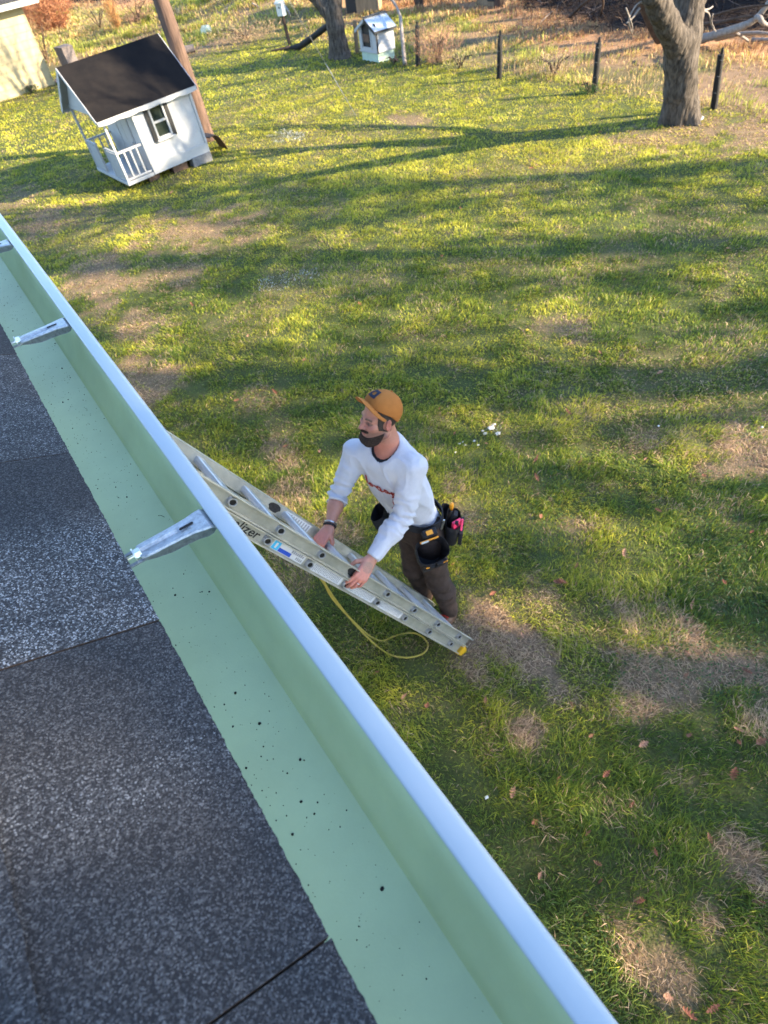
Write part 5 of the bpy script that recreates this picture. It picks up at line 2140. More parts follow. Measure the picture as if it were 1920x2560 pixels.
for s_ in (0, 1):
    y0, z0 = (-.06, CE - .02) if s_ == 0 else (CY + .06, CE - .02)
    g = MB()
    n = 22
    rows = []
    for k in range(n + 1):
        x = -.06 + (CX + .12) * k / n
        w_ = .006 * (k % 2)
        rows.append([cf(x, y0 + (CY / 2 - y0) * j / 4, z0 + (CR + .028 - z0) * j / 4 + w_) for j in range(5)])
    g.grid(rows if s_ else [r__[::-1] for r__ in rows])
    part(g, 'roof', M['tin'], CP)
g = MB()
g.box((-.07, CY / 2 - .05, CR + .030), (CX + .07, CY / 2 + .05, CR + .045), fr=cf)
part(g, 'ridge_cap', M['black'], CP)
for s_ in (0, 1):
    y0, z0 = (-.065, CE - .03) if s_ == 0 else (CY + .065, CE - .03)
    g = MB()
    g.add([cf(-.075, y0, z0), cf(-.075, CY / 2, CR + .022), cf(-.075, CY / 2, CR - .04), cf(-.075, y0, z0 - .065), cf(-.062, y0, z0), cf(-.062, CY / 2, CR + .022), cf(-.062, CY / 2, CR - .04), cf(-.062, y0, z0 - .065)],
          [(0, 1, 2, 3), (7, 6, 5, 4), (0, 4, 5, 1), (2, 6, 7, 3), (0, 3, 7, 4)])
    part(g, 'barge_board', M['black'] if s_ == 0 else M['white_trim'], CP)
g = MB()
g.box((-.05, -.078, CE - .058), (CX + .05, -.064, CE - .022), fr=cf)
part(g, 'eave_board', M['black'], CP)

g = tapered([(10.37, 14.36, .03), (10.52, 14.58, .36), (10.74, 14.90, .84)], [.050, .047, .040], 9, .05, 6)
tag(g.build('leaning_pole', M['deadwood'], smooth=True), 'pale bleached pole leaning on the right side of the coop', 'pole')
g = tapered([(10.76, 14.93, .84), (10.86, 15.2, 1.0), (10.82, 15.45, 1.25), (10.9, 15.7, 1.55)], [.032, .030, .026, .018], 7, .1, 6)
tag(g.build('broken_branch', M['deadwood'], smooth=True), 'thin broken branch standing up from the top of the pale pole', 'branch')
for (x, y, h, l, lab) in ((10.56, 16.72, .70, .012, 'tan plank standing between left tree and coop'), (10.63, 16.52, .62, -.02, 'shorter brown plank beside the tan plank by the coop')):
    g = MB()
    f_ = frame_fn((x, y, 0), R(-35), R(-3))
    g.box((-.05, -.02, 0), (.05, .02, h), fr=f_)
    o = g.build('plank', M['plank'] if l > 0 else M['bark_brown'], bevel=.004)
    tag(o, lab, 'plank')

# weathered pillar, log offcut, bag and other small things beyond the playhouse
g = MB()
f_ = frame_fn((4.75, 23.2, 0), R(20), R(1))
rows = []
rs_ = random.Random(12)
for z in np.linspace(0, .80, 9):
    rows.append([f_(x * (1 + rs_.uniform(-.04, .04)), y * (1 + rs_.uniform(-.04, .04)), z) for x, y in ((-.18, -.18), (0, -.19), (.18, -.18), (.19, 0), (.18, .18), (0, .19), (-.18, .18), (-.19, 0))])
rows.append([f_(x * 1.06, y * 1.06, .83 + rs_.uniform(0, .05)) for x, y in ((-.18, -.18), (0, -.19), (.18, -.18), (.19, 0), (.18, .18), (0, .19), (-.18, .18), (-.19, 0))])
g.grid(rows, close=True)
g.f.append(tuple(range(72, 80)))
g.mi.append(0)
tag(g.build('masonry_pillar', M['pillar']), 'short grey brown pillar standing behind the playhouse roof', 'pillar')
g = MB()
c = onz(475, 133)
g.tube([(c[0] - .15, c[1] + .05, .10), (c[0] + .16, c[1] - .06, .10)], [.11, .105], 12)
tag(g.build('log_offcut', M['pillar'], smooth=True, auto=R(40)), 'short grey log lying on the grass right of the pole', 'log')


def scrap(name, c, sz, label, cat, seed, mat='scrap', colr=(0.5, .5, .48), hgt=.4):
    rs_ = np.random.default_rng(seed)
    bm = bmesh.new()
    bmesh.ops.create_icosphere(bm, subdivisions=2, radius=1)
    for v in bm.verts:
        k = 0.65 + 0.7 * rs_.random()
        v.co = Vector((v.co.x * sz * k, v.co.y * sz * .8 * k, max(-.2, v.co.z) * sz * hgt * k))
    me_ = bpy.data.meshes.new(name)
    bm.to_mesh(me_)
    bm.free()
    at = me_.color_attributes.new('Col', 'FLOAT_COLOR', 'POINT')
    for d_ in at.data:
        k = 0.85 + .15 * rs_.random()
        d_.color = (colr[0] * k, colr[1] * k, colr[2] * k, 1)
    me_.materials.append(M[mat])
    o = bpy.data.objects.new(name, me_)
    COL.objects.link(o)
    o.location = c
    return tag(o, label, cat)


c = onz(520, 90)
scrap('white_bag', (c[0], c[1], .12), .19, 'crumpled pale yellow bag in the rough grass beyond the playhouse', 'bag', 3, colr=(.75, .72, .5), hgt=.9)
c = onz(150, 206)
scrap('pink_bag', (c[0], c[1], .05), .17, 'pale pink bag on the ground at the garage corner', 'bag', 5, colr=(.7, .5, .42), hgt=.5)
TIS = [(1228, 1072, .045), (1245, 1085, .034), (1213, 1085, .026), (1236, 1062, .022), (1207, 1078, .018), (1148, 1110, .021), (1157, 1106, .015), (1163, 1113, .016), (1186, 1103, .017), (1195, 1113, .017), (1139, 1131, .014)]
for i, (a, b, s_) in enumerate(TIS):
    c = onz(a, b, .012)
    o = scrap('paper_scrap', (c[0], c[1], .012 + s_ * .2), s_ * .72, 'torn white paper scrap lying in the grass right of the man', 'paper scrap', 20 + i)
    o['group'] = 'white paper scraps on the lawn'
for a, b, s_, lab in ((1217, 1994, .011, 'white paper curl in the grass close to the gutter lip'), (1318, 826, .016, 'yellow flower head in the middle of the lawn'), (1905, 1069, .010, 'white scrap in the grass at the right edge'),
                      (1646, 1066, .009, 'white scrap in the grass right of the man, by a brown patch')):
    c = onz(a, b, .02)
    scrap('lawn_scrap', (c[0], c[1], .025), s_, lab, 'scrap', int(a), colr=(.8, .55, .05) if 'yellow' in lab else (.75, .75, .75), hgt=.7)

# fallen oak leaves -----------------------------------------------------
LEAFPX = [(1067, 1766), (1214, 1752), (1305, 1589), (1408, 1453), (1812, 1455), (1546, 1633), (1721, 1633), (1865, 1677), (1394, 1949), (1477, 1838), (1608, 1860), (1724, 1838), (1851, 1858), (1901, 1855), (1848, 1824), (1835, 1932),
          (1516, 1935), (1715, 1688), (1851, 1760), (1471, 2082), (1335, 2057), (1494, 2160), (1349, 2190), (1502, 2204), (1603, 2254), (1774, 2093), (1668, 2492), (1782, 2520), (1721, 2537), (1898, 2254), (1283, 1980), (1133, 1411),
          (1342, 1147), (1446, 1155), (1614, 1147), (1352, 1290), (1646, 1276), (1135, 1083), (1216, 1108), (1397, 1454), (1231, 1483), (1441, 1414), (1730, 1513), (1342, 1192), (688, 978), (712, 1116), (800, 1128), (866, 1178),
          (700, 1150), (1560, 700), (1290, 775), (1010, 560), (1105, 640), (1150, 520), (1690, 360), (1500, 330), (1330, 420), (1240, 480), (1820, 620), (1770, 700), (900, 760), (590, 1000), (620, 840), (480, 760), (760, 900), (1500, 880),
          (1650, 930), (1880, 900), (1420, 1030), (1100, 1020), (1560, 1380), (1880, 1330), (1760, 1190), (940, 1680), (1010, 1740), (600, 520), (860, 460), (980, 410), (430, 480), (1580, 2010), (1640, 2130), (1430, 1760)]
def leaf_mesh(seed):
    rs_ = np.random.default_rng(seed)
    # lobed oak outline
    pts = []
    for s_ in (1, -1):
        half = []
        for k in range(11):
            t = k / 10
            wv_ = 0.30 * math.sin(math.pi * min(1, t * 1.02)) ** .8 * (0.26 + 0.74 * (1 if k % 2 else 0)) + .015
            half.append((t - .5, s_ * wv_))
        pts.append(half)
    V, F_, colr = [], [], []
    cr_, tw_ = rs_.uniform(1.0, 3.2), rs_.uniform(-1.2, 1.2)
    base = np.array([[.34, .13, .075], [.26, .12, .07], [.40, .21, .13], [.22, .09, .055]][seed % 4])
    for k in range(11):
        t = k / 10 - .5
        for w_ in (pts[0][k][1], 0, pts[1][k][1]):
            z = cr_ * w_ * w_ + 0.5 * cr_ * t * t * .6 + tw_ * t * w_ + rs_.normal(0, .02)
            V.append((t, w_, z))
            colr.append(base * rs_.uniform(.7, 1.25))
    for k in range(10):
        for j in (0, 1):
            a = k * 3 + j
            F_.append((a, a + 1, a + 4, a + 3))
    mb_ = MB()
    mb_.v, mb_.f, mb_.mi, mb_.c = V, F_, [0] * len(F_), [tuple(c_) for c_ in colr]
    me_ = bpy.data.meshes.new('fallen_leaf')
    me_.from_pydata(V, [], F_)
    at = me_.color_attributes.new('Col', 'FLOAT_COLOR', 'POINT')
    at.data.foreach_set('color', np.hstack([np.array(colr), np.ones((len(colr), 1))]).astype(np.float32).ravel())
    me_.materials.append(M['leaf'])
    return me_


LM = [leaf_mesh(k) for k in range(8)]
rs_ = random.Random(77)
for i, (a, b) in enumerate(LEAFPX):
    c = onz(a, b, .035)
    o = bpy.data.objects.new('fallen_leaf', LM[i % 8])
    COL.objects.link(o)
    s_ = rs_.uniform(.038, .078) * (1.0 if b > 1000 else 1.15)
    o.scale = (s_, s_ * rs_.uniform(.75, 1.1), s_)
    o.location = (c[0], c[1], c[2] - .004)
    o.rotation_euler = (rs_.gauss(0, .35), rs_.gauss(0, .35), rs_.uniform(0, 6.28))
    tag(o, 'dry brown oak leaf curled on the lawn', 'leaf', 'fallen oak leaves on the lawn')


# ------------------------------------------------------------------ trees
def trunk_mesh(path, rad, seed, flare=0.0, seg=26, rows=44, ridge=0.06):
    """bark-ridged trunk swept along a path, with root flare at the bottom"""
    P = [Vector(p) for p in smooth_path(path, 10)]
    n = len(P)
    R_ = np.interp(np.linspace(0, 1, n), np.linspace(0, 1, len(rad)), rad)
    g = MB()
    rowsv = []
    for i in range(n):
        t = (P[min(i + 1, n - 1)] - P[max(i - 1, 0)]).normalized()
        u = t.cross(Vector((0, 1, 0))).normalized()
        v = t.cross(u)
        zz = (P[i] - P[0]).length
        a = np.linspace(0, 2 * math.pi, seg + 1)[:-1]
        nz_ = fbm(np.cos(a) * 2.4 + seed, np.sin(a) * 2.4 + zz * 1.5, seed) + 0.6 * fbm(np.cos(a) * 7 + seed, np.sin(a) * 7 + zz * 3, seed + 4) - 0.8
        fl = 1 + flare * math.exp(-zz / 0.16) * (0.6 + 0.5 * np.cos(a * 3 + seed))
        rr_ = R_[i] * (1 + ridge * 2.2 * nz_) * fl
        rowsv.append([tuple(P[i] + (u * math.cos(k) + v * math.sin(k)) * float(q_)) for k, q_ in zip(a, rr_)])
    g.grid(rowsv, close=True)
    g.f.append(tuple(range((n - 1) * seg, n * seg)))
    g.mi.append(0)
    return g


def grow(g, p, d, L, r, depth, rs_, spread=.55, up=.10, tips=None, seg0=7):
    """recursive bare branches"""
    n = 3 if depth < 2 else 4
    pts, rad = [Vector(p)], [r]
    dd = Vector(d).normalized()
    for i in range(n):
        dd = (dd + Vector((rs_.gauss(0, .13), rs_.gauss(0, .13), rs_.gauss(0, .10) + up * .3))).normalized()
        if up > .3 and dd.z < .12:
            dd = Vector((dd.x, dd.y, .12)).normalized()
        pts.append(pts[-1] + dd * (L / n))
        rad.append(r * (1 - .42 * (i + 1) / n))
    g.tube(pts, rad, max(3, seg0 - (5 - depth)), cap=False)
    if tips is not None:
        tips.append((pts[-1], dd, depth))
    if depth <= 0:
        return
    for k in range(rs_.choice([2, 3, 3]) if depth > 1 else 3):
        j = rs_.choice([2, n - 1, n, n])
        j = min(j, n)
        ax = Vector((rs_.gauss(0, 1), rs_.gauss(0, 1), rs_.gauss(0, .6)))
        nd = (dd + ax.normalized() * spread * rs_.uniform(.7, 1.4)).normalized()
        grow(g, pts[j], nd, L * rs_.uniform(.60, .82), rad[j] * rs_.uniform(.55, .78), depth - 1, rs_, spread, up, tips, seg0)


def visible_tree(name, label, path, rad, limbs, seed, flare, mat='bark', depth=4, crown_L=1.5):
    """trunk and main limbs grown together as one barked surface, fine branches as the crown"""
    t = thing(name, label, 'tree', None, path[0])
    path = [np.array(p, float) for p in path]
    chains = [(path, rad)] + [([np.array(p, float) for p in lp], lr) for lp, lr in limbs]

    def f(p):
        d = None
        for ci, (pts, rr_) in enumerate(chains):
            e = None
            for k in range(len(pts) - 1):
                c = caps(p, pts[k], pts[k + 1], rr_[k], rr_[k + 1])
                e = c if e is None else smin(e, c, 0.06)
            d = e if d is None else smin(d, e, 0.10)
        b0 = path[0]
        ang = np.arctan2(p[:, 1] - b0[1], p[:, 0] - b0[0])
        d = d - flare * 0.26 * np.exp(-np.maximum(p[:, 2], 0) / 0.15) * (0.55 + 0.45 * np.cos(ang * 3 + seed) + 0.3 * np.cos(ang * 7))
        q = p * np.array((1, 1, 0.22))
        d = d + 0.030 * (np.abs(vnoise3(q * 26, seed) - .5) - .25) + 0.018 * (vnoise3(p * np.array((9, 9, 4)), seed + 3) - .5) + 0.012 * (np.abs(vnoise3(q * 60, seed + 7) - .5) - .25)
        return np.maximum(d, -0.04 - p[:, 2])
    allp = np.array([q for c in chains for q in c[0]])
    lo, hi = allp.min(0) - .5, allp.max(0) + .4
    lo[2] = -.06
    V, F = surface_net(f, lo, hi, 0.0155)
    o = np_mesh('trunk', V, F, M[mat], smooth=True)
    o.parent = t
    o.matrix_parent_inverse = Matrix.Translation(-Vector(t.location))
    rs_ = random.Random(seed)
    gc = MB()
    for pts, rr_ in chains:
        dv = Vector(pts[-1]) - Vector(pts[-2])
        for k in range(3):
            grow(gc, pts[-1], dv.normalized() + Vector((rs_.gauss(0, .35), rs_.gauss(0, .35), .5)), crown_L, rr_[-1] * .75, depth, rs_, .5, .4)
    part(gc, 'crown', M[mat], t, smooth=True)
    return t


TR = visible_tree('forked_tree', 'big grey forked tree trunk at the right of the yard', [ony(1702, 310, 6.70), ony(1702, 270, 6.70), ony(1702, 215, 6.70), ony(1703, 150, 6.72), ony(1708, 95, 6.75), ony(1716, 40, 6.78), ony(1722, -10, 6.8), ony(1730, -110, 6.9), ony(1738, -240, 7.0)],
                  [.265, .240, .228, .230, .240, .215, .190, .155, .11],
                  [([ony(1700, 150, 6.72), ony(1690, 105, 6.70), ony(1668, 58, 6.68), ony(1647, 15, 6.66), ony(1632, -20, 6.64), ony(1600, -100, 6.6), ony(1560, -190, 6.5)], [.16, .165, .155, .145, .135, .11, .08]),
                   ([ony(1720, 60, 6.80), ony(1744, 0, 6.95), ony(1765, -80, 7.1)], [.12, .10, .08])], 5, .42, depth=3)
# dead twigs that stick out of it
for pts, r0 in (([(1742, 22), (1768, 24), (1782, 16)], .018), ([(1755, 26), (1772, 34), (1778, 62), (1790, 79)], .014), ([(1782, 35), (1779, 55), (1786, 70)], .010), ([(1612, 0), (1590, 14), (1572, 50), (1580, 84)], .013),
                ([(1600, 20), (1582, 44), (1566, 58)], .016), ([(1640, 0), (1622, -4), (1604, 8)], .013), ([(1565, 20), (1580, 62), (1582, 82)], .010), ([(1700, 60), (1690, 30), (1672, 12)], .012)):
    g = MB()
    P = [ony(a, b, 6.70 + .02 * k) for k, (a, b) in enumerate(pts)]
    g.tube(smooth_path(P, 4), list(np.linspace(r0, r0 * .5, (len(P) - 1) * 4 + 1)), 6)
    part(g, 'twig', M['deadwood'], TR, smooth=True)
g = MB()
rs_ = random.Random(31)
for k in range(9):                                         # pale chipped bark at the foot
    c = onz(1742 + rs_.uniform(-14, 16), 300 + rs_.uniform(-6, 8), .02)
    s_ = rs_.uniform(.02, .05)
    g.add([(c[0] - s_, c[1], c[2]), (c[0], c[1] - s_, c[2] + .02), (c[0] + s_, c[1], c[2] + .01), (c[0], c[1] + s_, c[2] + .03)], [(0, 1, 2, 3)])
part(g, 'chipped_bark', M['white_trim'], TR)

TM = visible_tree('yard_tree', 'thick grey tree trunk left of the white coop', [(10.12, 16.85, -.05), (10.10, 16.85, .3), (10.08, 16.84, .65), (10.10, 16.84, .98), (10.2, 16.7, 1.6), (10.3, 16.6, 2.6)], [.27, .225, .215, .20, .155, .13],
                  [([(10.09, 16.84, .72), (9.92, 16.95, 1.02), (9.72, 17.1, 1.35), (9.5, 17.2, 2.2)], [.15, .135, .13, .10])], 11, .30, depth=4)

# bare trees in the wood beyond the fence: three built, the rest copied part by part
def wood_tree(seed, h, r0):
    rs_ = random.Random(seed)
    t = thing('bare_tree', 'bare brown tree at the edge of the wood', 'tree', 'bare trees in the wood')
    top = (rs_.gauss(0, .25), rs_.gauss(0, .25), h)
    g = trunk_mesh([(0, 0, -.3), (top[0] * .3, top[1] * .3, h * .35), (top[0] * .7, top[1] * .7, h * .7), top], [r0 * 1.15, r0, r0 * .8, r0 * .5], seed, .2, 12)
    o = g.build('trunk', M['bark_brown'], t, smooth=True)
    g = MB()
    for k in range(5):
        z = h * rs_.uniform(.35, 1)
        a = rs_.uniform(0, 6.28)
        grow(g, (top[0] * z / h, top[1] * z / h, z), (math.cos(a), math.sin(a), .7), h * .28, r0 * .45, 3, rs_)
    g.build('crown', M['bark_brown'], t, smooth=True)
    return t


def copy_tree(root, loc, rz, sc, label=None):
    c = root.copy()
    COL.objects.link(c)
    c.location = loc
    c.rotation_euler = (0, 0, rz)
    c.scale = (sc, sc, sc)
    if label:
        c['label'] = label
    for ch in list(root.children):
        d = ch.copy()
        COL.objects.link(d)
        d.parent = c
    return c


protos = [wood_tree(101, 5.2, .14), wood_tree(102, 6.0, .18), wood_tree(103, 4.4, .10)]
spots = [(14.9, 19.6, 0, .9, 'tan lit trunk beside the far wooden hutch'), (15.8, 16.9, 1, .85, 'pale trunk right of the far wooden hutch at the top'), (12.35, 8.9 + 1.0, 2, 1.0, None), (16.6, 13.2, 0, 1.1, None), (17.2, 9.4, 1, 1.1, None), (18.4, 15.5, 2, 1.3, None),
         (17.8, 20.5, 1, 1.2, None), (16.9, 24.5, 0, 1.2, None), (16.2, 29.5, 2, 1.2, None), (19.6, 12.0, 0, 1.3, None), (15.4, 34.0, 1, 1.2, None), (12.8, 40.0, 0, 1.2, None), (21.0, 18.5, 1, 1.5, None), (20.2, 25.0, 2, 1.5, None), (9.5, 46.5, 1, 1.3, None),
         (20.5, 6.5, 1, 1.3, None), (23.0, 2.0, 0, 1.4, None)]
spots = [s_ for s_ in spots if not (s_[0] == 12.35)]
for i, (x, y, k, sc_, lab) in enumerate(spots):
    z = float(ground_z(np.array([x]), np.array([y]))[0])
    lab = lab or 'bare brown tree standing in the dark wood'
    if i < 3:
        o = protos[i]
        o.location = (x, y, z)
        o.scale = (sc_, sc_, sc_)
        o['label'] = lab
    else:
        copy_tree(protos[k], (x, y, z), rng.uniform(0, 6.28), sc_, lab)
# leaning brown trunk glimpsed behind the forked tree
g = trunk_mesh([ony(1655, 92, 9.9), ony(1637, 60, 9.95), ony(1612, 0, 10.0), ony(1575, -90, 10.1)], [.16, .15, .14, .12], 9, .0, 14)
tag(g.build('tree_stub', M['bark_brown'], smooth=True), 'brown leaning trunk just behind the forked tree', 'tree')

# trees outside the picture to the right; their leafy crowns dapple the yard, the man and the roof
SH, CH = np.array(SUN_H), np.array([0.714, 0.70])
TAN = math.tan(SUN_EL)
LIT = []
for px, py, rc, rs__ in [(1480, 556, .30, 1.2), (1790, 665, .34, 1.0), (1345, 655, .24, .9), (1270, 795, .22, .9), (1530, 1010, .16, .6), (1830, 1005, .17, .8), (1200, 1050, .16, .6), (1450, 1140, .13, .6), (1680, 1160, .14, .6), (420, 600, .50, 1.3),
                         (250, 720, .45, 1.0), (330, 930, .30, .8), (1000, 640, .22, 1.0), (700, 830, .30, .9), (560, 800, .26, .8), (870, 1190, .13, .5), (740, 1270, .14, .5), (1260, 1530, .13, .40), (1235, 1600, .12, .3), (1640, 1590, .10, .3), (1340, 1290, .13, .5), (1600, 1330, .12, .5), (1800, 1400, .12, .5),
                         (1180, 1620, .15, .32), (1290, 1850, .07, .2), (1040, 1260, .12, .4), (1150, 1440, .10, .3), (1000, 1640, .06, .3), (1900, 560, .25, 1.0), (1120, 580, .2, 1.0), (900, 640, .18, .8), (1500, 780, .16, .6), (640, 1000, .2, .7), (480, 850, .3, .8), (1660, 960, .14, .7)]:
    q = onz(px, py)[:2]
    LIT.append((q @ CH, q @ SH, rc, rs__))
for (x, y, z, rc, rs__) in [(1.24, 1.83, 1.55, .13, .5), (1.30, 1.88, 1.2, .10, .4), (-.14, .30, 3.17, .028, .5)]:
    q = np.array([x, y]) - SH * z / TAN
    LIT.append((q @ CH, q @ SH, rc, rs__))


def shade_p(c, s):
    lit = np.zeros_like(c)
    wob = (fbm(c * 2.2, s * .7, 201) - .5) * 1.1
    for lc, ls, rc, rs__ in LIT:
        lit = np.maximum(lit, np.exp(-(((c - lc) / (rc * 1.25)) ** 2 + ((s - ls) / (rs__ * 1.3)) ** 2) * (1 + wob)))
    gaps = sstep(.50, .66, fbm(c * 1.1 + 3, s * .35, 207, 3)) * 0.65 * sstep(-7.6, -6.6, s) * (0.12 + 0.88 * sstep(2.2, 4.2, c))
    p = 1.0 * (1 - 0.97 * np.clip(lit * 1.4, 0, 1)) * (1 - gaps)
    edge_c = 10.05 + 0.35 * np.sin(s * .8)
    p = p * (1 - sstep(edge_c - .4, edge_c + .2, c))
    far = sstep(18.5, 18.9, c) * (1 - sstep(20.0, 20.5, c)) * sstep(-8.5, -7, s) * (1 - sstep(-3.8, -2.8, s)) * .8
    ph = sstep(11.58, 11.72, c) * (1 - sstep(12.15, 12.3, c)) * sstep(-12, -11, s) * (1 - sstep(-6.6, -5.8, s)) * .85
    ph = np.maximum(ph, .75 * sstep(10.7, 10.9, c) * (1 - sstep(11.65, 11.8, c)) * sstep(-6.95, -6.8, s) * (1 - sstep(-6.5, -6.2, s)))
    return np.maximum(np.maximum(p, far), ph)


rC = np.random.default_rng(55)
TREES = [(-4.6, 17.0), (-1.4, 16.2), (1.9, 17.6), (4.9, 16.4), (7.6, 18.0), (9.9, 16.8), (19.3, 13.5)]
NC = 32000
cc_, ss_ = rC.uniform(-6.5, 12.4, NC), rC.uniform(-12, 6, NC)
n2 = 1500
cc_ = np.concatenate([cc_, rC.uniform(18.4, 20.5, n2)])
ss_ = np.concatenate([ss_, rC.uniform(-9, -2.5, n2)])
cc_ = np.concatenate([cc_, rC.uniform(-5, 3, 9000)])
ss_ = np.concatenate([ss_, rC.uniform(-12.5, -6.6, 9000)])
cc_ = np.concatenate([cc_, rC.uniform(10.7, 12.4, 2600)])
ss_ = np.concatenate([ss_, rC.uniform(-11.5, -6, 2600)])
keep = rC.random(len(cc_)) < shade_p(cc_, ss_) * 0.80  # leaf clumps kept by the shade map, so crowns are shaped for their shadows
cc_, ss_ = cc_[keep], ss_[keep]
own = np.argmin(np.abs(cc_[:, None] + rC.normal(0, .7, len(cc_))[:, None] - np.array([t[0] for t in TREES])[None]), axis=1)
ts = np.array([t[1] for t in TREES])[own] + np.clip(rC.normal(0, 1.1, len(cc_)), -2.6, 2.6)
zz_ = (ts - ss_) * TAN
for k, (tc_, tsv) in enumerate(TREES):
    base = CH * tc_ + SH * tsv
    t = thing('oak_tree', ['oak holding its dry leaves, out to the right of the yard'][0], 'tree', 'oaks to the right of the yard', (base[0], base[1], 0))
    sel = own == k
    P = np.stack([CH[0] * cc_[sel] + SH[0] * ts[sel], CH[1] * cc_[sel] + SH[1] * ts[sel], zz_[sel]], 1)
    h = float(np.percentile(P[:, 2], 90)) if len(P) else 6.0
    g = trunk_mesh([(base[0], base[1], -.2), (base[0] + .1, base[1], h * .35), (base[0], base[1] + .1, h * .7), (base[0], base[1], h)], [.26, .2, .13, .05], 40 + k, .3, 14)
    part(g, 'trunk', M['bark'], t, smooth=True)
    g = MB()
    rs_ = random.Random(60 + k)
    for q in P[::45]:
        z0 = max(1.6, min(q[2] - 1.0, h * .9) * .8)
        b0 = Vector((base[0], base[1], z0))
        m_ = (b0 + Vector(q)) * .5 + Vector((rs_.gauss(0, .15), rs_.gauss(0, .15), .2))
        g.tube([b0, m_, Vector(q)], [.045, .025, .010], 5, cap=False)
    part(g, 'limb', M['bark'], t)
    n = len(P)
    sz = rC.uniform(.055, .12, n)
    a1 = rC.normal(0, 1, (n, 3))
    a1 /= np.linalg.norm(a1, axis=1)[:, None]
    a2 = np.cross(a1, rC.normal(0, 1, (n, 3)))
    a2 /= np.linalg.norm(a2, axis=1)[:, None]
    V = np.stack([P - a1 * sz[:, None] * 1.2, P - a2 * sz[:, None] * .8, P + a1 * sz[:, None] * 1.2, P + a2 * sz[:, None] * .8], 1).reshape(-1, 3)
    o_ = (np.arange(n) * 4)[:, None]
    col = np.array([0.20, 0.11, 0.055]) * rC.uniform(.6, 1.3, n)[:, None]
    o = np_mesh('crown', V, o_ + np.array([0, 1, 2, 3]), M['crown'], np.repeat(col, 4, 0))
    o.parent = t
    o.matrix_parent_inverse = Matrix.Translation(-Vector(t.location))


# ------------------------------------------------------------------ wood edge: brush, branches, weeds
def twigs(P, D, L, W, col, name, mat, parent=None, k='stuff', bend=.25):
    """thin crossed blades of wood"""
    r = np.random.default_rng(len(P))
    n = len(P)
    s1 = np.cross(D, r.normal(0, 1, (n, 3)))
    s1 /= np.linalg.norm(s1, axis=1)[:, None] + 1e-9
    m = P + D * (L * .55)[:, None] + s1 * (L * bend * r.normal(0, .4, n))[:, None]
    e = P + D * L[:, None] + r.normal(0, 1, (n, 3)) * (L * bend * .5)[:, None]
    w_ = W[:, None] * .5
    V = np.stack([P - s1 * w_, P + s1 * w_, m - s1 * w_ * .75, m + s1 * w_ * .75, e], 1).reshape(-1, 3)
    o_ = (np.arange(n) * 5)[:, None]
    T_ = np.concatenate([o_ + np.array([0, 1, 3]), o_ + np.array([0, 3, 2]), o_ + np.array([2, 3, 4])], 1).reshape(-1, 3)
    o = np_mesh(name, V, T_, M[mat], np.repeat(col, 5, 0), parent)
    if k:
        kind(o, k)
    return o


def unit(n, r, up=0.0, flat=1.0):
    D = r.normal(0, 1, (n, 3))
    D[:, 2] = D[:, 2] * flat + up
    return D / np.linalg.norm(D, axis=1)[:, None]


def build_brush():
    r = np.random.default_rng(71)
    n = 120000
    x, y = r.uniform(5, 26, n), r.uniform(5, 50, n)
    bw = beyond_wood(x, y)
    dens = sstep(-.05, .5, bw + .5 * (fbm(x * 1.5, y * 1.5, 75) - .5)) * np.exp(-np.maximum(bw - 2, 0) / 4.0)
    k = r.random(n) < dens
    x, y, bw = x[k], y[k], bw[k]
    n = len(x)
    hmax = 0.25 + 0.75 * sstep(0, 1.6, bw) + 0.5 * sstep(2, 6, bw)
    hmax *= 0.5 + 0.9 * fbm(x * .9, y * .9, 79)
    z = ground_z(x, y) + hmax * r.random(n) ** 1.4
    P = np.stack([x, y, z], 1)
    L = r.uniform(.15, .8, n)
    W = r.uniform(.006, .020, n)
    tone = r.random(n)
    col = np.where((tone < .10)[:, None], np.array([.15, .11, .09]), np.where((tone < .35)[:, None], np.array([.036, .024, .021]), np.array([.013, .010, .010]))) * r.uniform(.6, 1.3, n)[:, None]
    twigs(P, unit(n, r, .15, .7), L, W, col, 'brush_thicket', 'brush', None)


build_brush()


def branch_px(pts, r0, name, label, mat='deadwood', group=None):
    P = [onz(a, b, z) for a, b, z in pts]
    n = (len(P) - 1) * 4 + 1
    g = MB()
    rs_ = random.Random(int(pts[0][0]))
    g.tube(smooth_path(P, 4), [r0 * (1 - .5 * i / n) * rs_.uniform(.9, 1.1) for i in range(n)], 8)
    return tag(g.build(name, M[mat], smooth=True), label, 'branch', group)


branch_px([(1752, 98, .12), (1800, 84, .30), (1855, 66, .48), (1893, 44, .60), (1925, 2, .85)], .085, 'fallen_branch', 'thickest pale branch rising to the right out of the brush pile')
branch_px([(1890, 45, .62), (1899, 44, .64), (1908, 58, .55), (1930, 66, .45)], .055, 'fallen_branch', 'hooked pale branch end at the right edge of the brush pile')
branch_px([(1790, 98, .10), (1840, 86, .22), (1890, 82, .26), (1930, 85, .25)], .045, 'fallen_branch', 'long thin grey branch low in the brush pile')
branch_px([(1830, 76, .34), (1862, 96, .14), (1872, 104, .06)], .03, 'fallen_branch', 'short grey branch slanting down the front of the brush pile')
branch_px([(1750, 62, .42), (1830, 52, .5), (1900, 55, .5)], .04, 'fallen_branch', 'grey branch lying level near the top of the brush pile', 'bark_brown')
branch_px([(1790, 60, .45), (1850, 44, .6), (1919, 38, .65)], .03, 'fallen_branch', 'dark branch across the upper right of the brush pile', 'bark_brown')
branch_px([(1880, 100, .08), (1930, 98, .12)], .04, 'fallen_branch', 'bleached branch butt at the lower right of the brush pile')
branch_px([(1780, 40, .60), (1850, 20, .75), (1930, 12, .8)], .025, 'fallen_branch', 'thin brown branch along the top of the brush pile', 'bark_brown')
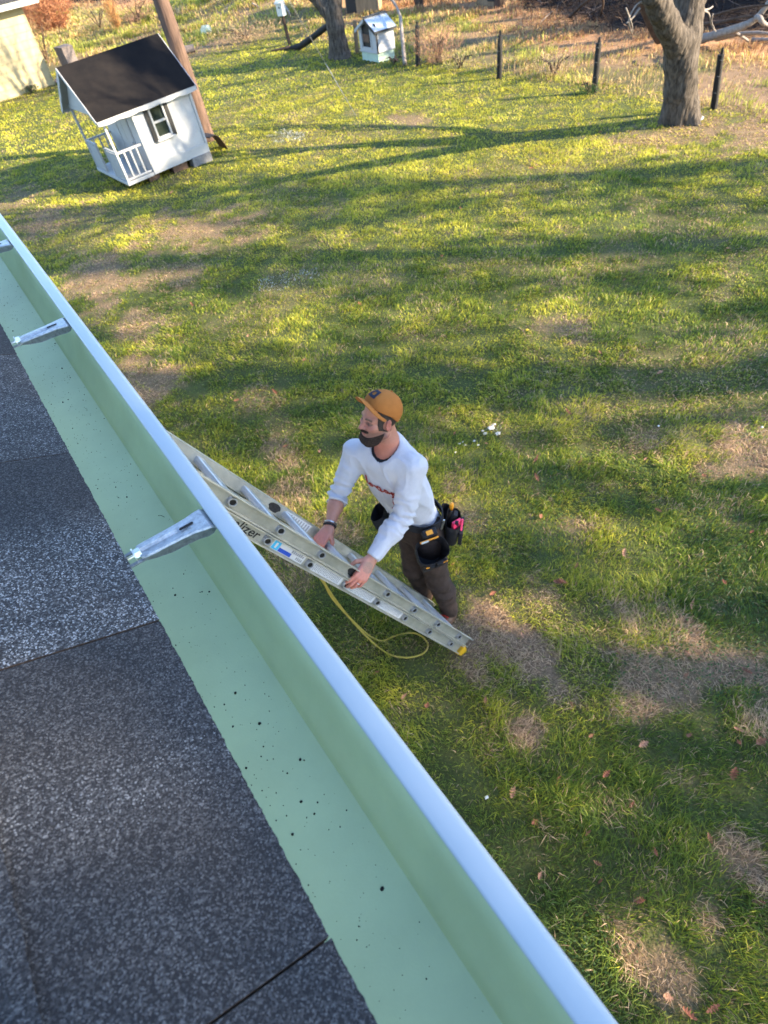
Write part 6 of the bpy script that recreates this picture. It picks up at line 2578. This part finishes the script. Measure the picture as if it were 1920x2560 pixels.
branch_px([(1425, 42, .15), (1455, 12, .5), (1485, -10, .8)], .045, 'fallen_branch', 'grey branch slanting up out of the brown thicket', 'bark_brown')
branch_px([(1500, 40, .2), (1508, 10, .6), (1504, -20, .9)], .03, 'fallen_branch', 'thin upright stem in the brown thicket', 'bark_brown')
branch_px([(1345, 62, .02), (1372, 36, .12), (1382, 28, .2)], .012, 'fallen_branch', 'bent pale stem at the edge of the brown thicket')
branch_px([(630, 8, .5), (652, 20, .35), (688, 46, .1)], .03, 'fallen_branch', 'thin bare branch on the sunlit mound')
branch_px([(700, -4, .6), (722, 30, .4), (726, 46, .2)], .035, 'fallen_branch', 'bare branch right of the nest box')


def twig_bush(px, py, rad, hgt, n, label, cols, seed, name='bush', cat='bush', up=1.2, W0=.02):
    r = np.random.default_rng(seed)
    c = onz(px, py)
    c[2] = float(ground_z(c[:1], c[1:2])[0])
    t = thing(name, label, cat, None, tuple(c))
    g = MB()
    rs_ = random.Random(seed)
    for k in range(7):
        a = rs_.uniform(0, 6.28)
        e = Vector(c) + Vector((math.cos(a) * rad * .6, math.sin(a) * rad * .6, hgt * .75))
        g.tube([Vector(c), (Vector(c) + e) * .5 + Vector((0, 0, .1)), e], [.022, .016, .008], 5)
    part(g, 'stem', M['bark_brown'], t)
    a = r.uniform(0, 6.28, n)
    q = r.random(n) ** .6
    u_ = r.random(n)
    P = np.stack([c[0] + rad * q * np.cos(a) * (.35 + .65 * np.sin(math.pi * np.clip(u_, .05, 1) * .8)), c[1] + rad * q * np.sin(a) * (.35 + .65 * np.sin(math.pi * np.clip(u_, .05, 1) * .8)), c[2] + hgt * u_ * .9], 1)
    D = unit(n, r, up, 1)
    D[:, 0] += .6 * np.cos(a) * q
    D[:, 1] += .6 * np.sin(a) * q
    D /= np.linalg.norm(D, axis=1)[:, None]
    cols = np.array(cols)
    col = cols[r.integers(0, len(cols), n)] * r.uniform(.6, 1.3, n)[:, None]
    o = twigs(P, D, r.uniform(.15, .45, n) * hgt * .55, np.full(n, W0) * r.uniform(.5, 1.2, n), col, 'crown', 'bush', None, None)
    o.parent = t
    o.matrix_parent_inverse = Matrix.Translation(-Vector(t.location))
    return t


twig_bush(135, 78, 1.25, 2.1, 5200, 'large rust orange bare bush behind the garage corner', [(.42, .17, .08), (.34, .15, .08), (.50, .25, .13)], 1, up=.6)
twig_bush(60, 60, 1.0, 1.3, 2600, 'brown twiggy bush close against the garage wall', [(.22, .13, .08), (.30, .18, .10)], 2, up=.5)
twig_bush(120, 155, .55, 1.25, 260, 'thin bare sapling in front of the orange bush', [(.36, .22, .11), (.30, .18, .09)], 3, 'sapling', 'sapling', .7, .014)
twig_bush(300, 88, .22, .95, 900, 'upright orange tuft of dry grass above the playhouse roof', [(.55, .27, .09), (.60, .34, .14)], 4, 'grass_tuft', 'grass tuft', 3.2, .012)
twig_bush(352, 72, .85, .75, 1500, 'low pinkish brown weed patch left of the utility pole', [(.38, .20, .13), (.45, .28, .17)], 5, 'weed_clump', 'weeds', 1.2, .012)
twig_bush(255, 80, .8, .8, 800, 'tall dry weeds left of the orange grass tuft', [(.50, .36, .20), (.42, .30, .16)], 6, 'weed_clump', 'weeds', 2.5, .010)
twig_bush(615, 100, 1.3, .40, 1900, 'long clump of straw grass left of the nest box post', [(.52, .36, .20), (.40, .27, .15)], 7, 'weed_clump', 'weeds', 2.0, .012)
twig_bush(1095, 155, .62, .72, 1500, 'dry reddish weed bush right of the post by the coop', [(.44, .25, .15), (.38, .22, .13)], 8, 'weed_clump', 'weeds', 1.6, .009)
twig_bush(1385, 190, .45, .42, 600, 'low straw weed clump midway between two black posts', [(.50, .36, .22), (.42, .30, .18)], 9, 'weed_clump', 'weeds', 1.8, .010)
twig_bush(1150, 170, .5, .32, 500, 'flattened straw clump at the fence left of the middle post', [(.52, .40, .2), (.34, .30, .12)], 10, 'weed_clump', 'weeds', 1.4, .010)
twig_bush(20, 245, .28, .16, 420, 'green weeds growing along the foot of the garage wall', [(.05, .09, .03), (.07, .11, .04)], 11, 'weed_clump', 'weeds', 1.0, .02)
twig_bush(80, 232, .26, .18, 420, 'green weeds nearer the corner of the garage wall', [(.05, .09, .03), (.07, .11, .04)], 12, 'weed_clump', 'weeds', 1.0, .02)
twig_bush(1468, 236, .26, .18, 500, 'dark green tuft at the foot of the post left of the forked tree', [(.05, .10, .03), (.08, .13, .04)], 13, 'grass_tuft', 'grass tuft', 1.4, .012)
twig_bush(985, 162, .5, .13, 700, 'dark green grass tuft at the foot of the coop', [(.05, .11, .03), (.08, .14, .04)], 14, 'grass_tuft', 'grass tuft', 1.4, .012)

# two weathered hutches on the bank by the wood
def hutch(pa, pb, dep, h, label, dark_from, seed):
    a, b = onz(*pa), onz(*pb)
    a[2] = b[2] = float(ground_z(a[:1], a[1:2])[0]) * .0
    ex = nrm(b - a)
    wd_ = float(np.linalg.norm(b - a))
    ey = np.array([-ex[1], ex[0], 0])
    if ey @ np.array([1, 1, 0]) < 0:
        ey = -ey
    f_ = lambda x, y, z: tuple(a + ex * x + ey * y + np.array([0, 0, z]))
    t = thing('hutch', label, 'hutch', None, tuple(a))
    g = MB()
    g.box((0, 0, 0), (wd_, dep, h), fr=f_)
    for k in range(int(wd_ / .1)):
        g.box((k * .1 + .004, -.008, .01), (k * .1 + .094, -.001, h - .01), fr=f_)
    part(g, 'wall', M['plank'], t)
    g = MB()
    g.box((wd_ * dark_from, -.016, .12), (wd_ * dark_from + .32, -.009, h - .12), fr=f_)  # black panel stands in for the shade inside the open doorway
    dr_ = part(g, 'door', M['black'], t)
    g = MB()
    g.add([f_(-.15, -.2, h), f_(wd_ + .15, -.2, h), f_(wd_ + .15, dep + .2, h + .3), f_(-.15, dep + .2, h + .3), f_(-.15, -.2, h + .03), f_(wd_ + .15, -.2, h + .03), f_(wd_ + .15, dep + .2, h + .33), f_(-.15, dep + .2, h + .33)],
          [(0, 3, 2, 1), (4, 5, 6, 7), (0, 1, 5, 4), (1, 2, 6, 5), (2, 3, 7, 6), (3, 0, 4, 7)])
    part(g, 'roof', M['tin'], t)


hutch((868, 46), (946, 36), .9, 1.5, 'tan plank hutch with dark doorway behind the coop and left tree', .02, 1)
hutch((1192, 14), (1252, 18), .9, 1.4, 'grey tan plank hutch with dark door at the top of the bank', .45, 2)
